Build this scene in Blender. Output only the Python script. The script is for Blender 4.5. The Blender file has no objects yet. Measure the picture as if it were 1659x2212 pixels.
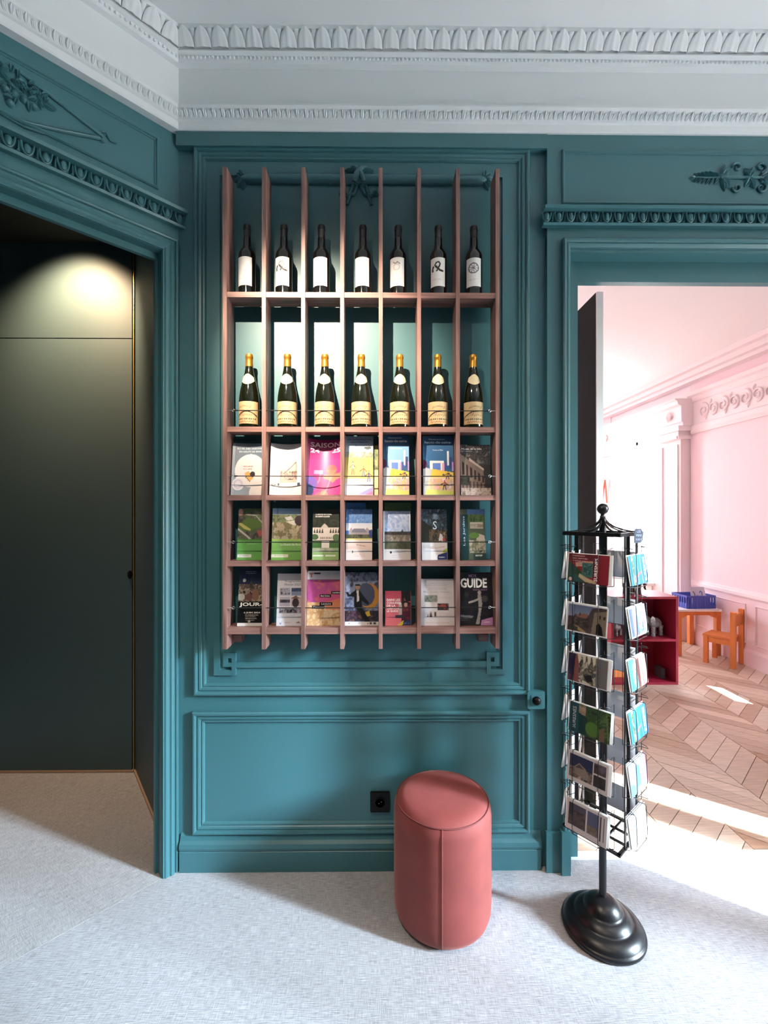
import bpy, math, random
import numpy as np
from mathutils import Vector, Matrix

R = math.radians
SC = bpy.context.scene
COL = SC.collection

# ------------------------------------------------------------------ camera
F_PX, CX, CY, EYE, YAW = 960.0, 829.5, 1106.0, 1.6, 0.0095
cam_d = bpy.data.cameras.new('camera')
cam = bpy.data.objects.new('camera', cam_d)
COL.objects.link(cam)
cam.location = (0, 0, EYE)
cam.rotation_euler = (R(90), 0, -YAW)
cam_d.sensor_fit = 'VERTICAL'
cam_d.sensor_height = 32.0
cam_d.lens = 32.0 * F_PX / 2212.0
cam_d.clip_start = 0.05
SC.camera = cam

# ------------------------------------------------------------------ world, sun, window portals, lamps, exposure
SC.view_settings.view_transform = 'Standard'
SC.view_settings.look = 'None'
SC.view_settings.gamma = 1.0
SC.view_settings.use_curve_mapping = False
SC.view_settings.exposure = 0.50
SC.cycles.use_denoising = True
SC.cycles.max_bounces = 10
SC.cycles.diffuse_bounces = 7
SC.cycles.sample_clamp_indirect = 6.0
SC.cycles.caustics_reflective = False
SC.cycles.caustics_refractive = False

world = bpy.data.worlds.new('sky')
SC.world = world
world.use_nodes = True
bg = world.node_tree.nodes['Background']
sky = world.node_tree.nodes.new('ShaderNodeTexSky')
sky.sky_type = 'NISHITA'
sky.sun_disc = False
sky.sun_elevation = R(35)
sky.sun_rotation = R(125)
world.node_tree.links.new(sky.outputs['Color'], bg.inputs['Color'])
bg.inputs['Strength'].default_value = 1.7

def lamp(name, kind, loc, energy, color, **kw):
    d = bpy.data.lights.new(name, kind)
    d.energy = energy
    d.color = color
    o = bpy.data.objects.new(name, d)
    COL.objects.link(o)
    o.location = loc
    for k, v in kw.items():
        setattr(d, k, v)
    return o

def aim(o, p):
    o.rotation_euler = (Vector(p) - o.location).to_track_quat('-Z', 'Y').to_euler()

SUN_DIR = Vector((-0.82, 0.573, -0.70)).normalized()
sun = lamp('sun', 'SUN', (6, -2, 5), 62.0, (1.0, 0.95, 0.88), angle=R(0.6))
sun.rotation_euler = SUN_DIR.to_track_quat('-Z', 'Y').to_euler()

def portal(name, c, sx, sz, normal):
    o = lamp(name, 'AREA', c, 1.0, (1, 1, 1), shape='RECTANGLE', size=sx, size_y=sz)
    o.rotation_euler = Vector(normal).to_track_quat('-Z', 'Y').to_euler()
    o.data.cycles.is_portal = True
    return o
portal('daylight_front_window', (4.12, 0.22, 1.60), 1.95, 2.6, (-1, 0, 0))
bright = lamp('added_sky_fill', 'AREA', (20.0, -6.45, 8.9), 21000.0, (0.70, 0.86, 1.0), shape='RECTANGLE', size=1.5, size_y=5.6)  # unseen area lamp added outdoors to strengthen the directional window light
aim(bright, (0.2, 1.75, 0.3))
for nm, p, e, sx, sz, tgt in (('added_fill_pink_room', (4.35, 6.55, 1.8), 190.0, .9, 2.2, (0, 6.0, .6)), ('added_fill_pink_room_end', (2.0, 8.75, 1.8), 90.0, .7, 2.7, (1.4, 5.0, 1.0))):
    aim(lamp(nm, 'AREA', p, e, (0.92, 0.96, 1.0), shape='RECTANGLE', size=sx, size_y=sz), tgt)  # unseen fill lamps added outside the openings to brighten the pink room
portal('daylight_pink_room_window', (4.12, 6.55, 1.65), 0.9, 2.1, (-1, 0, 0))
portal('portal_added_end_opening', (2.0, 8.52, 1.7), .7, 2.7, (0, -1, 0))  # sky portal for the added end opening

# spotlight on the ceiling that lights the display rack, and the other warm ceiling lamps
spot = lamp('rack_spotlight', 'SPOT', (-0.58, 0.44, 3.24), 560.0, (1.0, 0.78, 0.58),
            spot_size=R(36), spot_blend=1.0, shadow_soft_size=0.012)
aim(spot, (-0.22, 1.97, 2.20))
spill = lamp('rack_spotlight_halo', 'SPOT', (-0.58, 0.44, 3.24), 95.0, (1.0, 0.80, 0.62),
             spot_size=R(84), spot_blend=1.0, shadow_soft_size=0.012)
aim(spill, (-0.10, 1.97, 1.20))
vest = lamp('vestibule_downlight', 'SPOT', (-1.80, 2.38, 3.22), 170.0, (1.0, 0.64, 0.38),
            spot_size=R(100), spot_blend=1.0, shadow_soft_size=0.03)
aim(vest, (-1.84, 2.76, 2.66))
for i, p in enumerate(((0.2, -1.4, 3.5), (1.8, 0.2, 3.5), (-1.0, -0.6, 3.5))):
    l = lamp('ceiling_lamp', 'SPOT', p, 40.0, (1.0, 0.74, 0.52), spot_size=R(130), spot_blend=0.6, shadow_soft_size=0.08)

# ------------------------------------------------------------------ pixel -> place helpers (photo frame 1659 x 2212)
_c, _s = math.cos(YAW), math.sin(YAW)
def W(px, py, Y):
    a = (px - CX) / F_PX
    t = Y / (_c - a * _s)
    return Vector((t * (a * _c + _s), Y, EYE + t * (CY - py) / F_PX))
def X(px, Y): return W(px, CY, Y).x
def Zh(px, py, Y): return W(px, py, Y).z

# ------------------------------------------------------------------ materials
def s2l(c):
    c = np.asarray(c, dtype=float)
    return np.where(c <= 0.04045, c / 12.92, ((c + 0.055) / 1.055) ** 2.4)
def hexc(h):
    h = h.lstrip('#')
    return tuple(int(h[i:i + 2], 16) / 255 for i in (0, 2, 4))
def lin(h):
    return tuple(float(x) for x in s2l(hexc(h))) + (1.0,)

MATS = {}
def mat(name, color, rough=0.5, metal=0.0, noise=None, bump=None, spec=None, sheen=None, coat=None):
    """noise=(scale3, amount) brightness variation; bump=(scale3, strength)"""
    if name in MATS: return MATS[name]
    m = bpy.data.materials.new(name); m.use_nodes = True
    nt = m.node_tree; b = nt.nodes['Principled BSDF']
    b.inputs['Base Color'].default_value = lin(color)
    b.inputs['Roughness'].default_value = rough
    b.inputs['Metallic'].default_value = metal
    if spec is not None: b.inputs['Specular IOR Level'].default_value = spec
    if coat is not None:
        b.inputs['Coat Weight'].default_value = coat; b.inputs['Coat Roughness'].default_value = 0.08
    if sheen is not None:
        b.inputs['Sheen Weight'].default_value = sheen[0]
        b.inputs['Sheen Roughness'].default_value = sheen[1]
        b.inputs['Sheen Tint'].default_value = lin(sheen[2])
    if noise or bump:
        tc = nt.nodes.new('ShaderNodeTexCoord')
        def nz(sc, detail=3.0):
            mp = nt.nodes.new('ShaderNodeMapping'); mp.inputs['Scale'].default_value = sc
            nt.links.new(tc.outputs['Object'], mp.inputs['Vector'])
            n = nt.nodes.new('ShaderNodeTexNoise'); n.inputs['Scale'].default_value = 1.0
            n.inputs['Detail'].default_value = detail
            nt.links.new(mp.outputs['Vector'], n.inputs['Vector'])
            return n
        if noise:
            n = nz(noise[0])
            mr = nt.nodes.new('ShaderNodeMapRange')
            mr.inputs['From Min'].default_value = 0.3; mr.inputs['From Max'].default_value = 0.7
            mr.inputs['To Min'].default_value = 1 - noise[1]; mr.inputs['To Max'].default_value = 1 + noise[1]
            nt.links.new(n.outputs['Fac'], mr.inputs['Value'])
            mx = nt.nodes.new('ShaderNodeVectorMath'); mx.operation = 'SCALE'
            mx.inputs[0].default_value = lin(color)[:3]
            nt.links.new(mr.outputs['Result'], mx.inputs['Scale'])
            nt.links.new(mx.outputs['Vector'], b.inputs['Base Color'])
        if bump:
            n = nz(bump[0], 2.0)
            bp = nt.nodes.new('ShaderNodeBump'); bp.inputs['Strength'].default_value = bump[1]
            bp.inputs['Distance'].default_value = 0.004
            nt.links.new(n.outputs['Fac'], bp.inputs['Height'])
            nt.links.new(bp.outputs['Normal'], b.inputs['Normal'])
    MATS[name] = m
    return m

def carpet_mat(name, color, rot):
    m = bpy.data.materials.new(name); m.use_nodes = True
    nt = m.node_tree; b = nt.nodes['Principled BSDF']
    b.inputs['Roughness'].default_value = 0.95
    b.inputs['Specular IOR Level'].default_value = 0.1
    tc = nt.nodes.new('ShaderNodeTexCoord')
    rt = nt.nodes.new('ShaderNodeMapping'); rt.inputs['Rotation'].default_value = (0, 0, rot)
    nt.links.new(tc.outputs['Object'], rt.inputs['Vector'])
    outs = []
    for sc in ((26, 420, 1), (330, 30, 1), (3, 3, 1)):
        mp = nt.nodes.new('ShaderNodeMapping'); mp.inputs['Scale'].default_value = sc
        nt.links.new(rt.outputs['Vector'], mp.inputs['Vector'])
        n = nt.nodes.new('ShaderNodeTexNoise'); n.inputs['Scale'].default_value = 1.0; n.inputs['Detail'].default_value = 3.0
        nt.links.new(mp.outputs['Vector'], n.inputs['Vector']); outs.append(n.outputs['Fac'])
    def mth(op, x, y):
        q = nt.nodes.new('ShaderNodeMath'); q.operation = op
        for i, z in enumerate((x, y)):
            if isinstance(z, (int, float)): q.inputs[i].default_value = z
            else: nt.links.new(z, q.inputs[i])
        return q.outputs[0]
    a = mth('MULTIPLY', mth('SUBTRACT', outs[0], 0.5), 1.25)
    c = mth('MULTIPLY', mth('SUBTRACT', outs[1], 0.5), 0.75)
    d = mth('MULTIPLY', mth('SUBTRACT', outs[2], 0.5), 0.22)
    sm = mth('ADD', mth('ADD', mth('ADD', a, c), d), 1.0)
    mx = nt.nodes.new('ShaderNodeVectorMath'); mx.operation = 'SCALE'
    mx.inputs[0].default_value = lin(color)[:3]
    nt.links.new(sm, mx.inputs['Scale']); nt.links.new(mx.outputs['Vector'], b.inputs['Base Color'])
    bp = nt.nodes.new('ShaderNodeBump'); bp.inputs['Strength'].default_value = 0.5; bp.inputs['Distance'].default_value = 0.003
    nt.links.new(sm, bp.inputs['Height']); nt.links.new(bp.outputs['Normal'], b.inputs['Normal'])
    MATS[name] = m
    return m

def plank_mat():
    m = bpy.data.materials.new('oak_plank'); m.use_nodes = True
    nt = m.node_tree; b = nt.nodes['Principled BSDF']
    b.inputs['Roughness'].default_value = 0.38
    oi = nt.nodes.new('ShaderNodeObjectInfo')
    cr = nt.nodes.new('ShaderNodeValToRGB')
    cr.color_ramp.elements[0].color = lin('#b79d89'); cr.color_ramp.elements[1].color = lin('#dccab9')
    nt.links.new(oi.outputs['Random'], cr.inputs['Fac'])
    tc = nt.nodes.new('ShaderNodeTexCoord')
    mp = nt.nodes.new('ShaderNodeMapping'); mp.inputs['Scale'].default_value = (6, 70, 1)
    nt.links.new(tc.outputs['Object'], mp.inputs['Vector'])
    n = nt.nodes.new('ShaderNodeTexNoise'); n.inputs['Scale'].default_value = 1.0; n.inputs['Detail'].default_value = 4
    nt.links.new(mp.outputs['Vector'], n.inputs['Vector'])
    mr = nt.nodes.new('ShaderNodeMapRange'); mr.inputs['From Min'].default_value = .3; mr.inputs['From Max'].default_value = .7
    mr.inputs['To Min'].default_value = .82; mr.inputs['To Max'].default_value = 1.12
    nt.links.new(n.outputs['Fac'], mr.inputs['Value'])
    mx = nt.nodes.new('ShaderNodeVectorMath'); mx.operation = 'SCALE'
    nt.links.new(cr.outputs['Color'], mx.inputs[0]); nt.links.new(mr.outputs['Result'], mx.inputs['Scale'])
    nt.links.new(mx.outputs['Vector'], b.inputs['Base Color'])
    MATS['oak_plank'] = m
    return m

def print_mat(name, rough):
    m = bpy.data.materials.new(name); m.use_nodes = True
    nt = m.node_tree; b = nt.nodes['Principled BSDF']
    at = nt.nodes.new('ShaderNodeVertexColor'); at.layer_name = 'print'
    nt.links.new(at.outputs['Color'], b.inputs['Base Color'])
    b.inputs['Roughness'].default_value = rough
    MATS[name] = m
    return m

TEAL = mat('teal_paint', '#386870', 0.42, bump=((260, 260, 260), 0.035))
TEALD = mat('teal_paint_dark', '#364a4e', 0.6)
WHITE = mat('white_plaster', '#eef0f1', 0.8, bump=((40, 40, 40), 0.03))
WALNUT_V = mat('walnut_upright', '#84625b', 0.5, noise=((70, 70, 4), 0.42), bump=((150, 150, 8), 0.12))
WALNUT_H = mat('walnut_shelf', '#84625b', 0.5, noise=((4, 70, 70), 0.42), bump=((8, 150, 150), 0.12))
CARPET = carpet_mat('grey_carpet', '#a3a3a7', 0.0)
CARPET2 = carpet_mat('grey_carpet_hall', '#a3a2a3', R(-48))
OAK = plank_mat()
SUBFLOOR = mat('parquet_joint', '#4e3a2c', 0.8)
PARQUET = mat('parquet_far', '#a98a72', 0.4, noise=((6, 30, 1), 0.2))
PINK = mat('pink_wall', '#efd8dd', 0.7)
PINKW = mat('pink_white_trim', '#ecdfe1', 0.6)
PWHITE = mat('pale_ceiling', '#f4f2f2', 0.8)
BLACKM = mat('black_metal', '#0e0e11', 0.34, 0.0, spec=0.4)
WIRE = mat('black_wire', '#141417', 0.35, 0.3)
STEEL = mat('bright_steel', '#c9c9c9', 0.25, 1.0)
CORD = mat('black_cord', '#0c0c0e', 0.7)
PLASTIC = mat('black_plastic', '#08090a', 0.45, spec=0.2)
GLASSB = mat('black_bottle_glass', '#070807', 0.07, 0.0, spec=0.6)
GLASSG = mat('green_bottle_glass', '#0d1207', 0.06, 0.0, spec=0.6)
FOIL = mat('gold_foil', '#c89236', 0.35, 0.75, bump=((300, 300, 200), 0.12))
FOILK = mat('black_capsule', '#0c0b0c', 0.4)
VELVET = mat('terracotta_velvet', '#7c3632', 0.75, sheen=(0.30, 0.35, '#ffb3a8'), noise=((9, 9, 9), 0.12))
SEAM = mat('terracotta_piping', '#6d2f30', 0.8)
PRINT = print_mat('printed_paper', 0.38)
LABELP = print_mat('label_paper', 0.6)
PAPERW = mat('white_card', '#eceae8', 0.55)
GREYCARD = mat('grey_card_back', '#c6c5cb', 0.6)
INKW = mat('white_ink', '#f2f2f0', 0.5)
INKG = mat('grey_ink', '#9aa4ac', 0.5)
INKK = mat('dark_ink', '#3a3d4c', 0.5)
INKP = mat('mauve_ink', '#a67ba6', 0.5)
INKLB = mat('pale_blue_ink', '#d6e6f2', 0.5)
CHALK = mat('chalk_ink', '#a9b6d6', 0.8)
ORANGE = mat('orange_wood', '#d98446', 0.5, noise=((20, 20, 5), 0.1))
REDSH = mat('red_shelf_paint', '#98213a', 0.45)
BLUEP = mat('blue_crate_plastic', '#4657b0', 0.4)
GREYTOY = mat('silver_grey', '#a9aaae', 0.45, 0.3, noise=((60, 60, 60), 0.4))
DARKTOY = mat('dark_grey', '#4d4a50', 0.6)
WINFR = mat('window_paint', '#f1efee', 0.5)
CLOTHW = mat('cream_canvas', '#efe6dc', 0.85)
STRAP = mat('red_strap', '#c25540', 0.8)
TANSTRIP = mat('tan_edge_strip', '#a28872', 0.6)
DOORG = mat('dark_green_door', '#071312', 0.7, spec=0.15)
gl = bpy.data.materials.new('window_glass'); gl.use_nodes = True
_n = gl.node_tree.nodes; _n.remove(_n['Principled BSDF'])
_t = _n.new('ShaderNodeBsdfTransparent'); _g = _n.new('ShaderNodeBsdfGlossy'); _g.inputs['Roughness'].default_value = 0.02
_t.inputs['Color'].default_value = (0.95, 0.97, 0.97, 1)
_m = _n.new('ShaderNodeMixShader'); _m.inputs[0].default_value = 0.05
gl.node_tree.links.new(_t.outputs[0], _m.inputs[1]); gl.node_tree.links.new(_g.outputs[0], _m.inputs[2])
gl.node_tree.links.new(_m.outputs[0], _n['Material Output'].inputs['Surface'])
GLASS = gl

# ------------------------------------------------------------------ mesh building
ORI = {}
class MB:
    def __init__(self): self.v = []; self.f = []
    def add(self, vs, fs):
        n = len(self.v); self.v += [tuple(p) for p in vs]; self.f += [tuple(i + n for i in q) for q in fs]; return self
    def box(self, x0, x1, y0, y1, z0, z1, fn=None):
        vs = [(x, y, z) for z in (z0, z1) for y in (y0, y1) for x in (x0, x1)]
        if fn: vs = [fn(*p) for p in vs]
        return self.add(vs, [(0, 2, 3, 1), (4, 5, 7, 6), (0, 1, 5, 4), (2, 6, 7, 3), (0, 4, 6, 2), (1, 3, 7, 5)])
    def prism(self, pts, fn, a, b):
        """pts 2-D outline, fn(p0,p1,depth)->world"""
        n = len(pts)
        vs = [fn(p[0], p[1], a) for p in pts] + [fn(p[0], p[1], b) for p in pts]
        fs = [tuple(range(n))[::-1], tuple(range(n, 2 * n))] + [(i, (i + 1) % n, n + (i + 1) % n, n + i) for i in range(n)]
        return self.add(vs, fs)
    def tube(self, pts, r, seg=8, closed=False):
        pts = [Vector(p) for p in pts]; n = len(pts)
        rr = r if isinstance(r, (list, tuple)) else [r] * n
        vs = []; prev = None
        for i, p in enumerate(pts):
            if closed: d = pts[(i + 1) % n] - pts[i - 1]
            else: d = pts[min(i + 1, n - 1)] - pts[max(i - 1, 0)]
            d.normalize()
            if prev is None:
                up = Vector((0, 0, 1)) if abs(d.z) < 0.9 else Vector((1, 0, 0))
                a = d.cross(up).normalized()
            else:
                a = (prev - d * prev.dot(d)).normalized()
            prev = a; b = d.cross(a)
            for k in range(seg):
                t = 2 * math.pi * k / seg
                vs.append(p + (a * math.cos(t) + b * math.sin(t)) * rr[i])
        fs = []
        for i in range(n if closed else n - 1):
            j = (i + 1) % n
            for k in range(seg):
                l = (k + 1) % seg
                fs.append((i * seg + k, i * seg + l, j * seg + l, j * seg + k))
        if not closed:
            fs.append(tuple(range(seg))[::-1]); fs.append(tuple((n - 1) * seg + k for k in range(seg)))
        return self.add(vs, fs)
    def lathe(self, prof, c=(0, 0, 0), seg=32, fn=None, a0=0.0, a1=2 * math.pi):
        full = abs(a1 - a0 - 2 * math.pi) < 1e-6
        m = seg if full else seg + 1
        vs = []
        for r, z in prof:
            for k in range(m):
                t = a0 + (a1 - a0) * k / seg
                p = (c[0] + r * math.cos(t), c[1] + r * math.sin(t), c[2] + z)
                vs.append(fn(*p) if fn else p)
        fs = []
        for i in range(len(prof) - 1):
            for k in range(seg):
                l = (k + 1) % m
                fs.append((i * m + k, i * m + l, (i + 1) * m + l, (i + 1) * m + k))
        if full:
            if prof[0][0] > 1e-6: fs.append(tuple(range(m))[::-1])
            if prof[-1][0] > 1e-6: fs.append(tuple((len(prof) - 1) * m + k for k in range(m)))
        return self.add(vs, fs)
    def frame(self, fn, u0, v0, u1, v1, prof, sides='LTRB'):
        """moulding round a rectangle, mitred; prof = [(inset, height)]; fn(u, v, n) -> world"""
        vs = []
        for d, h in prof:
            vs += [fn(u0 + d, v0 + d, h), fn(u1 - d, v0 + d, h), fn(u1 - d, v1 - d, h), fn(u0 + d, v1 - d, h)]
        fs = []
        nm = {0: 'B', 1: 'R', 2: 'T', 3: 'L'}
        for i in range(len(prof) - 1):
            for k in range(4):
                if nm[k] not in sides: continue
                l = (k + 1) % 4
                fs.append((i * 4 + k, i * 4 + l, (i + 1) * 4 + l, (i + 1) * 4 + k))
        return self.add(vs, fs)
    def extr(self, fn, prof, u0, u1):
        """profile [(v, n)] swept from u0 to u1"""
        n = len(prof)
        vs = [fn(u0, v, h) for v, h in prof] + [fn(u1, v, h) for v, h in prof]
        fs = [(i, i + 1, n + i + 1, n + i) for i in range(n - 1)] + [tuple(range(n))[::-1], tuple(range(n, 2 * n))]
        return self.add(vs, fs)
    def mesh(self, name, m, off=(0, 0, 0), smooth=False, ang=40):
        me = bpy.data.meshes.new(name)
        o = Vector(off)
        me.from_pydata([tuple(Vector(p) - o) for p in self.v], [], self.f)
        if m: me.materials.append(m)
        me.update()
        import bmesh
        bm = bmesh.new(); bm.from_mesh(me); bmesh.ops.recalc_face_normals(bm, faces=bm.faces); bm.to_mesh(me); bm.free()
        if smooth:
            me.polygons.foreach_set('use_smooth', [True] * len(me.polygons))
            me.set_sharp_from_angle(angle=R(ang))
        return me
    def build(self, name, m, parent=None, smooth=False, local=False, ang=40, loc=None):
        off = Vector((0, 0, 0))
        if parent is not None and not local: off = ORI.get(parent.name, Vector((0, 0, 0)))
        if loc is not None: off = Vector(loc)
        o = bpy.data.objects.new(name, self.mesh(name, m, off, smooth, ang))
        COL.objects.link(o)
        if parent is not None:
            o.parent = parent
            ORI[o.name] = ORI.get(parent.name, Vector((0, 0, 0)))
        else:
            o.location = off; ORI[o.name] = off
        return o

def tag(o, label=None, cat=None, group=None, kind=None):
    if label: o['label'] = label
    if cat: o['category'] = cat
    if group: o['group'] = group
    if kind: o['kind'] = kind
    return o
def thing(name, label, cat, loc, rotz=0.0, group=None):
    o = bpy.data.objects.new(name, None); COL.objects.link(o)
    o.location = loc; o.rotation_euler = (0, 0, rotz); o.empty_display_size = 0.05
    ORI[o.name] = Vector(loc)
    return tag(o, label, cat, group)
def struct(o): o['kind'] = 'structure'; return o
def put(name, me, parent, loc=(0, 0, 0), rot=(0, 0, 0)):
    o = bpy.data.objects.new(name, me); COL.objects.link(o)
    o.parent = parent; o.location = Vector(loc) - (ORI.get(parent.name, Vector((0, 0, 0))) if parent else Vector((0, 0, 0)))
    o.rotation_euler = rot
    return o
def copy_tree(o, parent=None):
    c = o.copy(); COL.objects.link(c)
    if parent is not None: c.parent = parent
    for ch in list(o.children): copy_tree(ch, c)
    return c
# ================================================================== large structure
K = math.sqrt(0.5)
YB = 2.0                                  # wall face of the middle bay
CXL = X(386, YB)                          # corner of middle bay and canted left wall
CEIL = 3.69
def BW(Yp): return lambda u, v, n: (u, Yp - n, v)
def LW(u, z, n): return (CXL - u * K + n * K, YB - u * K - n * K, z)
XB = X(1181, 1.98)                        # right end of the middle bay
XJ = X(1233, 1.975)                       # left jamb of the right doorway
XR = 2.50                                 # right jamb
ZD = Zh(1300, 545, 1.975)                 # underside of the doorway casing
FAC = 3.85                                # facade wall with the windows

def sbox(name, m, *b):
    o = MB().box(*b).build(name, m); return struct(o)

# floors
struct(MB().box(-2.4, FAC, -3.2, 2.035, -0.06, 0.0).build('carpet_floor', CARPET))
hall = MB()
hp = [LW(0.055, 0, 0)[:2], (-0.93, 2.1), (-1.42, 2.85), (-3.7, 2.85), (-3.7, 0.0), LW(2.6, 0, 0)[:2], LW(1.5, 0, 0)[:2]]
hall.prism(hp, lambda a, b, d: (a, b, d), 0.0, 0.0005)
struct(hall.build('hall_carpet_floor', CARPET2))
pf = struct(MB().box(-0.6, FAC, 2.035, 8.5, -0.06, -0.004).build('parquet_floor', SUBFLOOR))
far = MB().box(-0.6, FAC, 5.9, 8.5, -0.004, 0.0).build('parquet_beyond', PARQUET, pf); far['kind'] = 'stuff'
sbox('trim_1', mat('threshold_stone', '#d6dbe0', 0.5), XJ + 0.02, XR, 2.035, 2.085, -0.01, 0.003)

# chevron parquet, each plank an object
pm = {}
CW, PIT, SL = 0.348, 0.125, 0.30
for sgn in (1, -1):
    b = MB()
    w = CW - 0.004; g = 0.0022
    pts = [(0, g), (w, g + sgn * SL), (w, PIT - g + sgn * SL), (0, PIT - g)]
    b.prism(pts, lambda a, c, d: (a, c, d), -0.012, 0.0)
    pm[sgn] = b.mesh('parquet_plank', OAK)
rnd = random.Random(3)
ncount = 0; rest = MB()
for ci in range(-7, 6):
    x0 = 2.125 + ci * CW
    sgn = 1 if ci % 2 == 0 else -1
    for k in range(-5, 40):
        y0 = 2.09 + k * PIT
        ys = [y0, y0 + sgn * SL]
        if max(ys) + PIT < 2.10 or max(ys) + PIT > 5.95 or x0 + CW > FAC + .03: continue
        xm, ym = x0 + CW / 2, y0 + sgn * SL / 2
        # only planks the doorway lets you see
        pxl = CX + F_PX * (xm - ym * _s) / ym
        seen = 1225 < pxl < 1730 and ncount < 295
        if min(ys) < 2.086:                     # cut to the threshold
            q = [(x0, y0 + .0022), (x0 + CW - .004, y0 + .0022 + sgn * SL), (x0 + CW - .004, y0 + PIT - .0022 + sgn * SL), (x0, y0 + PIT - .0022)]
            r = []
            for (ax, ay), (bx_, by_) in zip(q, q[1:] + q[:1]):
                if ay >= 2.086: r.append((ax, ay))
                if (ay >= 2.086) != (by_ >= 2.086):
                    t = (2.086 - ay) / (by_ - ay); r.append((ax + t * (bx_ - ax), 2.086))
            if len(r) > 2 and not seen: rest.prism(r, lambda a, c, d: (a, c, d), -0.012, -0.0006)
            elif len(r) > 2: put('parquet_plank', MB().prism(r, lambda a, c, d: (a - x0, c - y0, d), -0.012, 0.0).mesh('parquet_plank', OAK), pf, (x0, y0, 0)); ncount += 1
            continue
        if not seen:
            rest.prism([(x0, y0 + .0022), (x0 + CW - .004, y0 + .0022 + sgn * SL), (x0 + CW - .004, y0 + PIT - .0022 + sgn * SL), (x0, y0 + PIT - .0022)], lambda a, c, d: (a, c, d), -0.012, -0.0006); continue
        o = put('parquet_plank', pm[sgn], pf, (x0, y0, rnd.uniform(-0.0012, 0.0)))
        ncount += 1

ro = rest.build('parquet_further_planks', PARQUET, pf); ro['kind'] = 'stuff'
# walls of the middle and the door bay
wb = MB()
wb.box(CXL, XB, YB, 2.2, 0, CEIL); wb.box(XB, FAC, YB, 2.2, 3.30, CEIL)
wb.box(CXL - 0.05, CXL, YB + 0.005, 2.2, 0, CEIL)
wall_back = struct(wb.build('wall_back', TEAL))
db = MB()
db.box(XB, XJ, 1.975, 2.2, 0, 3.30)
db.box(XJ, XR, 1.975, 2.2, ZD, 3.30)
db.box(XR, FAC, 1.975, 2.2, 0, 3.30)
door_bay = struct(db.build('wall_door_bay', TEAL))

# fascia over the middle bay
MB().box(CXL, XB, 1.972, YB, Zh(800, 317, 1.972), CEIL - 0.3).build('fascia', TEAL, wall_back)

# panel mouldings
PROF = [(0, 0), (0, .016), (.004, .021), (.010, .022), (.016, .019), (.019, .012), (.023, .012), (.025, .016), (.033, .014), (.039, .007), (.041, .011), (.047, .010), (.051, .003), (.052, 0)]
def pxrect(x0, y0, x1, y1, Y): return X(x0, Y), Zh(800, y1, Y), X(x1, Y), Zh(800, y0, Y)
r1 = pxrect(421, 326, 1142, 1499, YB)
MB().frame(BW(YB), *r1, PROF).build('panel_moulding', TEAL, wall_back)
r2 = pxrect(418, 1534, 1142, 1796, YB)
MB().frame(BW(YB), *r2, PROF).build('panel_moulding', TEAL, wall_back)

# thin inner frame with Greek-key corners
gk = MB()
def pbox(b, x0, y0, x1, y1, h, Y=YB):
    b.box(X(x0, Y), X(x1, Y), Y - h, Y, Zh(800, y1, Y), Zh(800, y0, Y))
pbox(gk, 464, 385, 477, 1456, .012); pbox(gk, 1084, 385, 1097, 1456, .012)
pbox(gk, 464, 380, 1097, 385, .012)
pbox(gk, 511, 1427, 1050, 1440, .010)
for sd in (0, 1):
    fx = (lambda x: x) if sd == 0 else (lambda x: 1561 - x)
    def q(x0, y0, x1, y1, h=.012):
        a, c = sorted((fx(x0), fx(x1))); pbox(gk, a, y0, c, y1, h)
    q(477, 1445, 511, 1456); q(502, 1438, 511, 1445)
    q(484, 1408, 494, 1438); q(494, 1408, 502, 1419); q(502, 1408, 511, 1438); q(494, 1429, 502, 1438)
gk.build('greek_key_moulding', TEAL, wall_back)

# reeded torus with ribbon and leaf ends at the top of the panel
tor = MB()
yt = Zh(800, 387, 1.99)
n = 60
tp = [(X(512 + 548 * i / n, 1.99), 1.9985, yt) for i in range(n + 1)]
tr = [0.0228 + 0.0008 * math.sin(i * 2.1) for i in range(n + 1)]
tr[0] = .006; tr[1] = .014; tr[2] = .020; tr[-1] = .006; tr[-2] = .014; tr[-3] = .020
tor.tube(tp, tr, 12)
tor.build('reeded_torus', TEAL, wall_back, smooth=True)
def leaf(b, fn, c, ang, L, Wd, h):
    """small carved leaf lying on a wall, fn(u, v, n)"""
    ca, sa = math.cos(ang), math.sin(ang)
    rows = 6; vs = []
    for i in range(rows + 1):
        t = i / rows
        w = Wd * 0.5 * math.sin(math.pi * min(1, t * 0.92 + 0.08)) ** 0.8
        for s, hh in ((-1, 0.0), (-.5, .75), (0, .45), (.5, .75), (1, 0.0)):
            u = t * L; v = s * w
            vs.append(fn(c[0] + u * ca - v * sa, c[1] + u * sa + v * ca, hh * h * math.sin(math.pi * (0.15 + 0.8 * t)) + 0.0005))
    fs = [(i * 5 + k, i * 5 + k + 1, i * 5 + 5 + k + 1, i * 5 + 5 + k) for i in range(rows) for k in range(4)]
    b.add(vs, fs)
def wavy(b, fn, pts, r, seg=6, n0=0.004):
    b.tube([fn(u, v, n0) for u, v in pts], r, seg)
rb = MB(); F0 = BW(YB)
cx0 = X(776, 2.0)
for sg in (-1, 1):
    leaf(rb, F0, (cx0, yt + .015), R(90 - sg * 38), .062, .030, .03)
    leaf(rb, F0, (cx0 + sg * .012, yt + .03), R(90 - sg * 75), .055, .022, .026)
    pts = [(cx0 + sg * (.01 + .075 * t), yt - .03 - .045 * t + .016 * math.sin(t * 9)) for t in [i / 14 for i in range(15)]]
    wavy(rb, F0, pts, .009)
    pts = [(cx0 + sg * (.005 + .05 * t), yt - .02 - .085 * t + .012 * math.sin(t * 8 + 2)) for t in [i / 14 for i in range(15)]]
    wavy(rb, F0, pts, .008)
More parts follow.
